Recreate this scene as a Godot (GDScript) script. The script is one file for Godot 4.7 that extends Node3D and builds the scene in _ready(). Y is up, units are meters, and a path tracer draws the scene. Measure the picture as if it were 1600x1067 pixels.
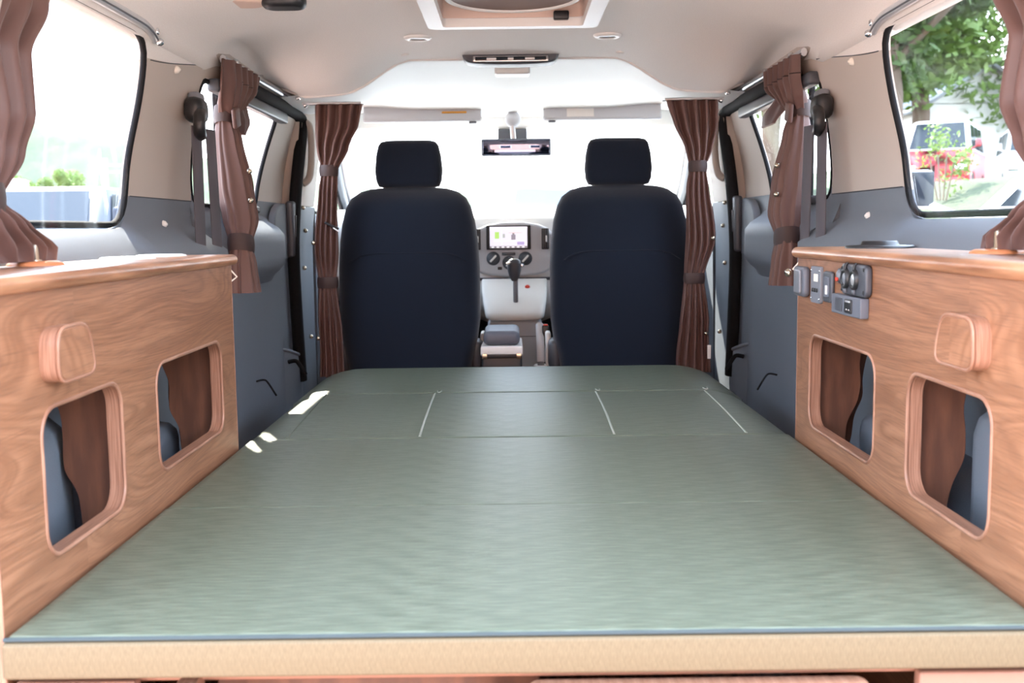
extends Node3D
# Interior of a small camper van seen from its open tailgate. x right, y up (0 = cargo floor), the cab lies towards -z.

var M := {}
var taken := {}
var rng := RandomNumberGenerator.new()

func _ready() -> void:
	rng.seed = 7
	# ---------------------------------------------------------------- camera, sky, sun, exposure
	var cam := Camera3D.new()
	cam.name = "camera"
	cam.position = Vector3(-0.0125, 0.82, 0.0)
	cam.rotation_degrees = Vector3(-6.2276, 0.0, -0.7)
	cam.fov = 36.41
	cam.near = 0.02
	cam.far = 6000.0
	var lens := CameraAttributesPhysical.new()
	lens.frustum_focal_length = 36.49
	lens.frustum_focus_distance = 2.3
	lens.frustum_near = 0.02
	lens.frustum_far = 6000.0
	lens.exposure_aperture = 7.1
	cam.attributes = lens
	add_child(cam)
	cam.current = true
	var env := Environment.new()
	var sky_mat := ProceduralSkyMaterial.new()
	sky_mat.sky_top_color = Color(0.78, 0.86, 0.96)
	sky_mat.sky_horizon_color = Color(0.96, 0.98, 1.0)
	sky_mat.sky_curve = 0.2
	sky_mat.ground_bottom_color = Color(0.45, 0.42, 0.40)
	sky_mat.ground_horizon_color = Color(0.60, 0.60, 0.58)
	sky_mat.sky_energy_multiplier = 2.4
	sky_mat.ground_energy_multiplier = 1.2
	var sky := Sky.new()
	sky.sky_material = sky_mat
	env.background_mode = Environment.BG_SKY
	env.sky = sky
	env.tonemap_mode = Environment.TONE_MAPPER_LINEAR
	env.tonemap_exposure = 2.2
	env.volumetric_fog_enabled = true
	env.volumetric_fog_density = 0.0
	env.sdfgi_enabled = true
	env.ssao_enabled = true
	env.ssil_enabled = true
	var we := WorldEnvironment.new()
	we.name = "world_environment"
	we.environment = env
	add_child(we)
	var sun := DirectionalLight3D.new()
	sun.name = "sun"
	sun.light_color = Color(1.0, 0.97, 0.90)
	sun.light_energy = 4.6
	sun.light_angular_distance = 0.6
	sun.shadow_enabled = true
	sun.sky_mode = DirectionalLight3D.SKY_MODE_LIGHT_ONLY
	add_child(sun)
	sun.look_at_from_position(Vector3.ZERO, Vector3(0.41, -1.0, 0.95), Vector3.UP)

	materials()
	shell()
	bed_frame()
	bed()
	for s in [-1.0, 1.0]:
		cabinet(s)
	control_panel()
	counter_items()
	front_seats()
	cab()
	overhead()
	rails_and_curtains()
	belts()
	small_things()
	outside()

# ==================================================================== helpers
func numbered(n: String) -> String:
	if not taken.has(n):
		taken[n] = 0
		return n
	taken[n] += 1
	return "%s_%03d" % [n, taken[n]]

func mb() -> SurfaceTool:
	var st := SurfaceTool.new()
	st.begin(Mesh.PRIMITIVE_TRIANGLES)
	return st

func build(st: SurfaceTool, called: String, m: Material, parent: Node = null) -> MeshInstance3D:
	st.generate_normals()
	var o := MeshInstance3D.new()
	o.mesh = st.commit()
	o.material_override = m
	o.cast_shadow = GeometryInstance3D.SHADOW_CASTING_SETTING_ON
	if parent == null:
		o.name = numbered(called)
		add_child(o)
	else:
		o.name = called
		parent.add_child(o, true)
	return o

func thing(called: String, label: String, category: String, at := Vector3.ZERO, group := "") -> Node3D:
	var o := Node3D.new()
	o.name = numbered(called)
	add_child(o)
	o.position = at
	tag(o, label, category, group)
	return o

func tag(o: Node, label: String, category: String, group := "") -> void:
	o.set_meta("label", label)
	o.set_meta("category", category)
	if group != "":
		o.set_meta("group", group)

func frame(called: String) -> Node3D:
	var o := Node3D.new()
	o.name = numbered(called)
	add_child(o)
	o.set_meta("kind", "structure")
	return o

func tri(st: SurfaceTool, a: Vector3, b: Vector3, c: Vector3, g := -1) -> void:
	st.set_smooth_group(g)
	st.add_vertex(a)
	st.add_vertex(b)
	st.add_vertex(c)

func quad(st: SurfaceTool, a: Vector3, b: Vector3, c: Vector3, d: Vector3, g := -1) -> void:
	tri(st, a, b, c, g)
	tri(st, a, c, d, g)

# rings of equal length joined into a skin; ends closed with fans
func loft(st: SurfaceTool, rings: Array, cap := true, g := 0, closed := true) -> void:
	for i in rings.size() - 1:
		var a: PackedVector3Array = rings[i]
		var b: PackedVector3Array = rings[i + 1]
		var n := a.size()
		for k in (n if closed else n - 1):
			var l := (k + 1) % n
			quad(st, a[k], b[k], b[l], a[l], g)
	if cap:
		for e in 2:
			var r: PackedVector3Array = rings[0] if e == 0 else rings[rings.size() - 1]
			var mid := Vector3.ZERO
			for p in r:
				mid += p
			mid /= r.size()
			for k in r.size():
				var l := (k + 1) % r.size()
				if e == 0:
					tri(st, mid, r[k], r[l], 7)
				else:
					tri(st, mid, r[l], r[k], 7)

func rrect(hx: float, hz: float, r: float, n := 4) -> PackedVector2Array:
	r = clampf(r, 0.0002, minf(hx, hz) - 0.0001)
	var out := PackedVector2Array()
	for q in 4:
		var cx := (hx - r) * (1.0 if q == 0 or q == 3 else -1.0)
		var cz := (hz - r) * (1.0 if q < 2 else -1.0)
		for k in n + 1:
			var t := (q + float(k) / n) * PI / 2.0
			out.append(Vector2(cx + r * cos(t), cz + r * sin(t)))
	return out

# rounded box: corner radius rc seen from above (local y), edge rounding r
func rbox(st: SurfaceTool, c: Vector3, size: Vector3, r: float, rc := -1.0, basis := Basis.IDENTITY, seg := 3) -> void:
	if rc < 0.0:
		rc = r
	var h := size / 2.0
	var rings := []
	for e in 2:
		for k in seg + 1:
			var t := float(k) / seg * PI / 2.0
			if e == 1:
				t = PI / 2.0 - t
			var ins := r * (1.0 - sin(t))
			var y := (h.y - r + r * cos(t)) * (-1.0 if e == 0 else 1.0)
			var ring := PackedVector3Array()
			for p in rrect(h.x - ins, h.z - ins, maxf(rc - ins, 0.0004)):
				ring.append(c + basis * Vector3(p.x, y, p.y))
			rings.append(ring)
	loft(st, rings)

func tube(st: SurfaceTool, path: PackedVector3Array, r: float, n := 8, loop := false, squash := 1.0) -> void:
	var rings := []
	var cnt := path.size()
	var up := Vector3.ZERO
	if loop:
		for i in cnt:
			up += (path[i] - path[0]).cross(path[(i + 1) % cnt] - path[0])
		up = up.normalized()
	for i in cnt:
		var a := path[(i - 1 + cnt) % cnt] if loop or i > 0 else path[i]
		var b := path[(i + 1) % cnt] if loop or i < cnt - 1 else path[i]
		var d := (b - a).normalized()
		if up == Vector3.ZERO:
			up = Vector3.UP if absf(d.y) < 0.9 else Vector3.RIGHT
		var side := d.cross(up).normalized()
		var nn := side.cross(d).normalized()
		if not loop:
			up = nn
		var ring := PackedVector3Array()
		for k in n:
			var t := TAU * k / n
			ring.append(path[i] + side * cos(t) * r + nn * sin(t) * r * squash)
		rings.append(ring)
	if loop:
		rings.append(rings[0])
	loft(st, rings, not loop)

# profile of (radius, height) turned round an axis
func lathe(st: SurfaceTool, prof: PackedVector2Array, c: Vector3, axis := Vector3.UP, n := 24, sharp := false) -> void:
	var z := axis.normalized()
	var x := z.cross(Vector3.FORWARD if absf(z.dot(Vector3.FORWARD)) < 0.9 else Vector3.RIGHT).normalized()
	var y := z.cross(x)
	for i in prof.size() - 1:
		for k in n:
			var t0 := TAU * k / n
			var t1 := TAU * (k + 1) / n
			var d0 := x * cos(t0) + y * sin(t0)
			var d1 := x * cos(t1) + y * sin(t1)
			var a := prof[i]
			var b := prof[i + 1]
			quad(st, c + d0 * a.x + z * a.y, c + d0 * b.x + z * b.y, c + d1 * b.x + z * b.y, c + d1 * a.x + z * a.y, (i + 1) if sharp else 1)

func arr2(v: Array) -> PackedVector2Array:
	var out := PackedVector2Array()
	for i in range(0, v.size(), 2):
		out.append(Vector2(v[i], v[i + 1]))
	return out

func chaikin(p: PackedVector2Array, times := 2) -> PackedVector2Array:
	for t in times:
		var q := PackedVector2Array()
		for i in p.size():
			var a := p[i]
			var b := p[(i + 1) % p.size()]
			q.append(a.lerp(b, 0.25))
			q.append(a.lerp(b, 0.75))
		p = q
	return p

func fillet(p: PackedVector2Array, r: float, seg := 6) -> PackedVector2Array:
	var out := PackedVector2Array()
	for i in p.size():
		var v := p[i]
		var a := p[(i - 1 + p.size()) % p.size()]
		var b := p[(i + 1) % p.size()]
		var p0 := v + (a - v).normalized() * minf(r, v.distance_to(a) * 0.49)
		var p1 := v + (b - v).normalized() * minf(r, v.distance_to(b) * 0.49)
		for k in seg + 1:
			var t := float(k) / seg
			out.append(p0.lerp(v, t).lerp(v.lerp(p1, t), t))
	return out

func resample(p: PackedVector2Array, step: float) -> PackedVector2Array:
	var total := 0.0
	for i in p.size():
		total += p[i].distance_to(p[(i + 1) % p.size()])
	var n := maxi(8, int(round(total / step)))
	var each := total / n
	var out := PackedVector2Array()
	var left := 0.0
	for i in p.size():
		var a := p[i]
		var b := p[(i + 1) % p.size()]
		var l := a.distance_to(b)
		while left < l and out.size() < n:
			out.append(a.lerp(b, left / maxf(l, 1e-9)))
			left += each
		left -= l
	return out

func smooth_line(p: PackedVector3Array, per := 6) -> PackedVector3Array:
	var out := PackedVector3Array()
	for i in p.size() - 1:
		var a := p[maxi(i - 1, 0)]
		var d := p[mini(i + 2, p.size() - 1)]
		for k in per:
			out.append(p[i].cubic_interpolate(p[i + 1], a, d, float(k) / per))
	out.append(p[p.size() - 1])
	return out

func area2(p: PackedVector2Array) -> float:
	var s := 0.0
	for i in p.size():
		s += p[i].cross(p[(i + 1) % p.size()])
	return s / 2.0

func rect2(x0: float, y0: float, x1: float, y1: float) -> PackedVector2Array:
	return PackedVector2Array([Vector2(x0, y0), Vector2(x1, y0), Vector2(x1, y1), Vector2(x0, y1)])

# a surface over a plane region with holes, cut into small cells so that f may curve it
func sheet(st: SurfaceTool, outer: PackedVector2Array, holes: Array, f: Callable, cell := 0.07, flip := false, g := 0) -> void:
	var lo := outer[0]
	var hi := outer[0]
	for p in outer:
		lo = lo.min(p)
		hi = hi.max(p)
	var nx := maxi(1, int(ceil((hi.x - lo.x) / cell)))
	var ny := maxi(1, int(ceil((hi.y - lo.y) / cell)))
	for i in nx:
		for j in ny:
			var a := Vector2(lerpf(lo.x, hi.x, float(i) / nx), lerpf(lo.y, hi.y, float(j) / ny))
			var b := Vector2(lerpf(lo.x, hi.x, float(i + 1) / nx), lerpf(lo.y, hi.y, float(j + 1) / ny))
			var polys: Array = Geometry2D.intersect_polygons(rect2(a.x, a.y, b.x, b.y), outer)
			for h in holes:
				var next := []
				for p in polys:
					next.append_array(Geometry2D.clip_polygons(p, h))
				polys = next
			for p in polys:
				if absf(area2(p)) < 1e-8:
					continue
				var ix := Geometry2D.triangulate_polygon(p)
				for k in range(0, ix.size(), 3):
					var t := [p[ix[k]], p[ix[k + 1]], p[ix[k + 2]]]
					var turn: float = (t[1] - t[0]).cross(t[2] - t[0])
					if (turn < 0.0) != flip:
						tri(st, f.call(t[0]), f.call(t[2]), f.call(t[1]), g)
					else:
						tri(st, f.call(t[0]), f.call(t[1]), f.call(t[2]), g)

func rim(st: SurfaceTool, poly: PackedVector2Array, f0: Callable, f1: Callable, g := 3) -> void:
	for i in poly.size():
		var a := poly[i]
		var b := poly[(i + 1) % poly.size()]
		quad(st, f0.call(a), f0.call(b), f1.call(b), f1.call(a), g)

func slab(st: SurfaceTool, outer: PackedVector2Array, holes: Array, f0: Callable, f1: Callable, cell := 0.07) -> void:
	sheet(st, outer, holes, f0, cell, false, 0)
	sheet(st, outer, holes, f1, cell, true, 1)
	for i in outer.size():
		var a := outer[i]
		var b := outer[(i + 1) % outer.size()]
		var n := maxi(1, int(ceil(a.distance_to(b) / 0.03))) if holes.size() > 0 else 1
		for k in n:
			var p := a.lerp(b, float(k) / n)
			var q := a.lerp(b, float(k + 1) / n)
			var free := true
			for h in holes:
				if Geometry2D.is_point_in_polygon((p + q) / 2.0, h):
					free = false
			if free:
				quad(st, f0.call(p), f0.call(q), f1.call(q), f1.call(p), -1)
	for h in holes:
		for i in h.size():
			var p: Vector2 = h[i]
			var q: Vector2 = h[(i + 1) % h.size()]
			if Geometry2D.is_point_in_polygon((p + q) / 2.0, outer):
				quad(st, f0.call(p), f0.call(q), f1.call(q), f1.call(p), 3)

# flat outline pushed along a direction with rounded edges; f(p, depth)
func pad(st: SurfaceTool, poly: PackedVector2Array, f: Callable, depth: float, r: float, seg := 3, back := true) -> void:
	if area2(poly) < 0.0:
		poly.reverse()
	var n := poly.size()
	var nor := PackedVector2Array()
	for i in n:
		var e0 := (poly[i] - poly[(i - 1 + n) % n]).normalized()
		var e1 := (poly[(i + 1) % n] - poly[i]).normalized()
		nor.append(((Vector2(e0.y, -e0.x)) + Vector2(e1.y, -e1.x)).normalized())
	var rings := []
	var first := PackedVector3Array()
	for p in poly:
		first.append(f.call(p, 0.0))
	rings.append(first)
	var last := PackedVector2Array()
	for k in seg + 1:
		var t := float(k) / seg * PI / 2.0
		var ins := r * (1.0 - cos(t))
		var d := depth - r + r * sin(t)
		var ring := PackedVector3Array()
		last = PackedVector2Array()
		for i in n:
			last.append(poly[i] - nor[i] * ins)
			ring.append(f.call(last[i], d))
		rings.append(ring)
	loft(st, rings, false, 0)
	var ix := Geometry2D.triangulate_polygon(last)
	for k in range(0, ix.size(), 3):
		tri(st, f.call(last[ix[k]], depth), f.call(last[ix[k + 1]], depth), f.call(last[ix[k + 2]], depth), 5)
	if back:
		ix = Geometry2D.triangulate_polygon(poly)
		for k in range(0, ix.size(), 3):
			tri(st, f.call(poly[ix[k]], 0.0), f.call(poly[ix[k + 2]], 0.0), f.call(poly[ix[k + 1]], 0.0), 6)

func sstep(a: float, b: float, x: float) -> float:
	var t := clampf((x - a) / (b - a), 0.0, 1.0)
	return t * t * (3.0 - 2.0 * t)

func key_at(keys: Array, y: float, col: int) -> float:
	# keys sorted by falling y
	if y >= keys[0][0]:
		return keys[0][col]
	for i in keys.size() - 1:
		if y >= keys[i + 1][0]:
			var t: float = (keys[i][0] - y) / (keys[i][0] - keys[i + 1][0])
			t = lerpf(t, t * t * (3.0 - 2.0 * t), 0.6)
			return lerpf(keys[i][col], keys[i + 1][col], t)
	return keys[keys.size() - 1][col]

# ==================================================================== materials
func mat(key: String, c: Color, rough := 0.6, metal := 0.0, spec := 0.5) -> StandardMaterial3D:
	var m := StandardMaterial3D.new()
	m.resource_name = key
	m.albedo_color = c
	m.roughness = rough
	m.metallic = metal
	m.metallic_specular = spec
	M[key] = m
	return m

func rgb8(r: int, g: int, b: int) -> Color:
	return Color(r / 255.0, g / 255.0, b / 255.0)

func noise_tex(freq: float, lo: Color, hi: Color, sd := 1, octaves := 4, normal := false, bump := 4.0, size := 512) -> NoiseTexture2D:
	var n := FastNoiseLite.new()
	n.seed = sd
	n.noise_type = FastNoiseLite.TYPE_SIMPLEX_SMOOTH
	n.frequency = freq
	n.fractal_octaves = octaves
	var t := NoiseTexture2D.new()
	t.width = size
	t.height = size
	t.seamless = true
	t.noise = n
	if normal:
		t.as_normal_map = true
		t.bump_strength = bump
	else:
		var gr := Gradient.new()
		gr.offsets = PackedFloat32Array([0.25, 0.75])
		gr.colors = PackedColorArray([lo, hi])
		t.color_ramp = gr
	return t

func grain(m: StandardMaterial3D, scale: Vector3, t: Texture2D, nt: Texture2D = null, ns := 0.5) -> void:
	m.uv1_triplanar = true
	m.uv1_world_triplanar = true
	m.uv1_triplanar_sharpness = 4.0
	m.uv1_scale = scale
	m.albedo_texture = t
	if nt:
		m.normal_enabled = true
		m.normal_texture = nt
		m.normal_scale = ns

# flat sawn walnut print, grain along the picture's width
func wood_image(w: int, h: int, dark: Color, mid: Color, light: Color, sd: int) -> ImageTexture:
	var warp := FastNoiseLite.new()
	warp.seed = sd
	warp.frequency = 1.0
	warp.fractal_octaves = 2
	var fine := FastNoiseLite.new()
	fine.seed = sd + 1
	fine.frequency = 1.0
	fine.fractal_octaves = 2
	var im := Image.create(w, h, false, Image.FORMAT_RGB8)
	for y in h:
		var v := float(y) / h
		for x in w:
			var u := float(x) / w
			var a := warp.get_noise_2d(u * 0.9, v * 2.0)
			var b := warp.get_noise_2d(u * 2.4 + 31.0, v * 9.0)
			var ring := v * 8.0 + a * 5.5 + b * 0.5 + u * 0.9
			var s := 0.5 + 0.5 * sin(ring * TAU)
			s = pow(s, 5.0)
			var pore := fine.get_noise_2d(u * 9.0, v * 300.0)
			var streak := fine.get_noise_2d(u * 2.6 + 90.0, v * 70.0 + a * 18.0)
			var k := 0.5 + 0.5 * b + 0.7 * streak
			var c := mid.lerp(light, clampf(k, 0.0, 1.0)).lerp(dark, clampf(s * 0.30 * (0.6 + streak) + maxf(0.0, pore - 0.1) * 0.7 + maxf(0.0, -streak) * 0.25, 0.0, 0.7))
			im.set_pixel(x, y, c)
	return ImageTexture.create_from_image(im)

func materials() -> void:
	var wood := wood_image(1024, 512, rgb8(92, 60, 43), rgb8(134, 92, 66), rgb8(156, 112, 84), 11)
	var m := mat("wood", Color.WHITE, 0.42)
	m.uv1_triplanar = true
	m.uv1_world_triplanar = true
	m.uv1_triplanar_sharpness = 6.0
	m.uv1_scale = Vector3(1.9, 1.9, 0.93)
	m.uv1_offset = Vector3(0.1, 0.33, 0.2)
	m.albedo_texture = wood
	# the same veneer turned so that the grain runs upright (boards inside) and along the van (worktops)
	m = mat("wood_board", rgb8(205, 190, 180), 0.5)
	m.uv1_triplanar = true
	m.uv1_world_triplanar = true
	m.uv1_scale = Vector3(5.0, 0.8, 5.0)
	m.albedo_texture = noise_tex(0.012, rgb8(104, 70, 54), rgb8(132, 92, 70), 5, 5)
	m = mat("wood_top", Color.WHITE, 0.30)
	grain(m, Vector3(7.0, 7.0, 0.6), noise_tex(0.012, rgb8(122, 82, 58), rgb8(176, 128, 96), 6, 5))
	m = mat("wood_edge", Color.WHITE, 0.38)
	grain(m, Vector3(55.0, 1.2, 1.2), noise_tex(0.015, rgb8(134, 94, 74), rgb8(164, 122, 100), 8, 4))
	m = mat("wood_pale", rgb8(146, 104, 86), 0.5)
	mat("wood_base", rgb8(190, 120, 78), 0.5)
	# bedding: slub weave running across the van
	m = mat("bed_cloth", Color.WHITE, 0.42, 0.0, 0.55)
	grain(m, Vector3(0.5, 6.0, 15.0), noise_tex(0.06, rgb8(70, 78, 65), rgb8(111, 118, 102), 3, 4, false, 4.0, 512), noise_tex(0.12, Color.BLACK, Color.WHITE, 4, 3, true, 3.0, 1024), 0.25)
	m = mat("bed_edge", Color.WHITE, 0.7)
	grain(m, Vector3(30.0, 3.0, 10.0), noise_tex(0.06, rgb8(94, 80, 58), rgb8(110, 95, 71), 9, 4))
	mat("bed_piping", rgb8(66, 74, 76), 0.85, 0.0, 0.2)
	mat("bed_seam", rgb8(158, 164, 152), 0.6)
	# linings
	m = mat("headliner", Color.WHITE, 0.9)
	grain(m, Vector3(9, 9, 9), noise_tex(0.06, rgb8(228, 222, 217), rgb8(236, 231, 226), 12, 4), noise_tex(0.08, Color.BLACK, Color.WHITE, 13, 3, true, 3.0), 0.3)
	m = mat("trim_beige", rgb8(188, 176, 166), 0.62)
	m = mat("trim_grey", Color.WHITE, 0.55, 0.0, 0.4)
	grain(m, Vector3(14, 14, 14), noise_tex(0.07, rgb8(104, 111, 121), rgb8(113, 120, 130), 14, 3), noise_tex(0.1, Color.BLACK, Color.WHITE, 15, 3, true, 4.0), 0.35)
	mat("trim_dark", rgb8(58, 62, 68), 0.55)
	mat("cab_white", rgb8(224, 224, 221), 0.6)
	mat("dash_grey", rgb8(196, 199, 204), 0.6)
	mat("black_rubber", rgb8(26, 26, 28), 0.85, 0.0, 0.3)
	mat("black_plastic", rgb8(30, 31, 34), 0.38)
	mat("charcoal", rgb8(70, 73, 80), 0.42)
	mat("steel_grey", rgb8(118, 122, 130), 0.4)
	mat("slate", rgb8(96, 100, 110), 0.5)
	mat("white_plastic", rgb8(232, 230, 226), 0.4)
	mat("ivory", rgb8(232, 226, 214), 0.4)
	mat("pink_beige", rgb8(222, 196, 182), 0.6)
	mat("taupe", rgb8(128, 108, 102), 0.4)
	mat("red_lens", rgb8(210, 60, 36), 0.3)
	mat("chrome", rgb8(210, 212, 215), 0.18, 1.0)
	mat("alu", rgb8(206, 209, 212), 0.35, 0.6)
	mat("brass", rgb8(200, 176, 130), 0.25, 1.0)
	mat("mirror_glass", rgb8(126, 130, 152), 0.02, 1.0)
	# cloth
	m = mat("curtain_brown", rgb8(94, 67, 61), 0.55, 0.0, 0.5)
	m.rim_enabled = true
	m.rim = 0.35
	m.rim_tint = 0.6
	m.backlight_enabled = true
	m.backlight = Color(0.06, 0.04, 0.035)
	mat("curtain_dark", rgb8(58, 42, 40), 0.6)
	m = mat("seat_cloth", Color.WHITE, 0.85, 0.0, 0.3)
	grain(m, Vector3(20, 20, 20), noise_tex(0.09, rgb8(17, 26, 40), rgb8(23, 33, 48), 16, 3), noise_tex(0.12, Color.BLACK, Color.WHITE, 17, 2, true, 3.0), 0.4)
	m.rim_enabled = true
	m.rim = 0.4
	m.rim_tint = 0.4
	mat("webbing", rgb8(84, 80, 86), 0.7)
	mat("snap_metal", rgb8(206, 196, 178), 0.25, 1.0)
	# glass
	m = mat("glass", Color(0.05, 0.06, 0.06, 0.14), 0.02)
	m.transparency = BaseMaterial3D.TRANSPARENCY_ALPHA
	m.metallic_specular = 0.22
	m = mat("car_glass", rgb8(34, 40, 48), 0.08, 0.0, 0.4)
	mat("screen_glass", rgb8(96, 112, 120), 0.08, 0.0, 0.5)
	# ground and far things
	m = mat("paving", Color.WHITE, 0.85)
	grain(m, Vector3(0.7, 0.7, 0.7), noise_tex(0.02, rgb8(158, 132, 120), rgb8(180, 154, 140), 20, 5))
	m = mat("grass", Color.WHITE, 0.9)
	grain(m, Vector3(0.5, 0.5, 0.5), noise_tex(0.03, rgb8(28, 40, 17), rgb8(46, 58, 27), 21, 5))
	m = mat("mountain", Color.WHITE, 1.0)
	grain(m, Vector3(0.006, 0.006, 0.006), noise_tex(0.02, rgb8(44, 60, 34), rgb8(62, 78, 44), 22, 5))
	m = mat("leaf", rgb8(56, 80, 32), 0.6)
	m.backlight_enabled = true
	m.backlight = Color(0.2, 0.28, 0.1)
	m = mat("leaf_light", rgb8(84, 108, 42), 0.6)
	m.backlight_enabled = true
	m.backlight = Color(0.24, 0.32, 0.1)
	mat("bark", rgb8(92, 78, 66), 0.9)
	mat("paint_white", rgb8(222, 224, 226), 0.25)
	mat("paint_red", rgb8(158, 44, 54), 0.3)
	mat("paint_dark", rgb8(56, 62, 74), 0.4, 0.0, 0.3)
	mat("tyre", rgb8(32, 32, 33), 0.8)
	mat("concrete", rgb8(150, 150, 150), 0.8)
	mat("roof_grey", rgb8(128, 134, 144), 0.6)
	mat("wall_white", rgb8(200, 200, 196), 0.8)
	mat("terracotta", rgb8(178, 140, 122), 0.85)
	mat("roof_tile", rgb8(140, 78, 60), 0.8)
	mat("sheet_green", rgb8(30, 118, 92), 0.6)

# ==================================================================== van shell
func half_width(y: float) -> float:
	# inner face of the side walls: sill ledge, upright, then leaning in under the roof
	var h := 0.80
	h -= 0.05 * pow(clampf((y - 0.95) / 0.295, 0.0, 1.3), 1.5)
	h -= 0.085 * sstep(0.845, 0.775, y)
	return h

func door_width(y: float) -> float:
	var h := 0.805
	h -= 0.05 * pow(clampf((y - 0.95) / 0.295, 0.0, 1.3), 1.5)
	h -= 0.03 * sstep(0.90, 0.80, y) 
	return h

func ceiling_y(x: float, z: float) -> float:
	var a := absf(x)
	var rear := 1.215 + 0.145 * pow(1.0 - pow(clampf((a - 0.28) / 0.475, 0.0, 1.0), 2.3), 1.0 / 2.3)
	var front := 1.36 - 0.105 * sstep(0.32, 0.55, a) - 0.012 * sstep(0.5, 0.75, a)
	return lerpf(rear, front, sstep(-2.75, -3.35, z)) + 0.032 * sstep(0.66, 0.745, a) * sstep(-2.62, -2.74, z)

func rear_window(grow: float) -> PackedVector2Array:
	var p := fillet(arr2([-1.16, 1.226, -2.205, 1.226, -2.228, 1.10, -2.178, 0.96, -2.135, 0.832, -1.12, 0.832]), 0.085, 7)
	if grow != 0.0:
		p = Geometry2D.offset_polygon(p, grow)[0]
	return resample(p, 0.025)

func door_window(grow: float, s: float) -> PackedVector2Array:
	var p := fillet(arr2([-2.605 if s < 0 else -2.665, 1.20, -3.47, 1.20, -3.265, 0.885, -2.605 if s < 0 else -2.665, 0.885]), 0.05, 5)
	if grow != 0.0:
		p = Geometry2D.offset_polygon(p, grow)[0]
	return resample(p, 0.025)

func cab_window(grow: float) -> PackedVector2Array:
	var p := fillet(arr2([-3.95, 1.21, -4.40, 1.20, -5.02, 0.90, -3.95, 0.885]), 0.06, 5)
	if grow != 0.0:
		p = Geometry2D.offset_polygon(p, grow)[0]
	return resample(p, 0.03)

func seam_y(z: float) -> float:
	return lerpf(1.178, 1.238, sstep(-2.15, -2.8, z))

func pane(n: Node3D, poly: PackedVector2Array, seal: PackedVector2Array, s: float, hw: Callable, out: float) -> void:
	var st := mb()
	slab(st, poly, [], func(p: Vector2) -> Vector3: return Vector3(s * (hw.call(p.y) + out), p.y, p.x), func(p: Vector2) -> Vector3: return Vector3(s * (hw.call(p.y) + out + 0.004), p.y, p.x), 0.25)
	build(st, "pane", M.glass, n)
	st = mb()
	var path := PackedVector3Array()
	for p in seal:
		path.append(Vector3(s * (hw.call(p.y) + 0.004), p.y, p.x))
	tube(st, path, 0.0066, 6, true)
	build(st, "seal", M.black_rubber, n)

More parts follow.
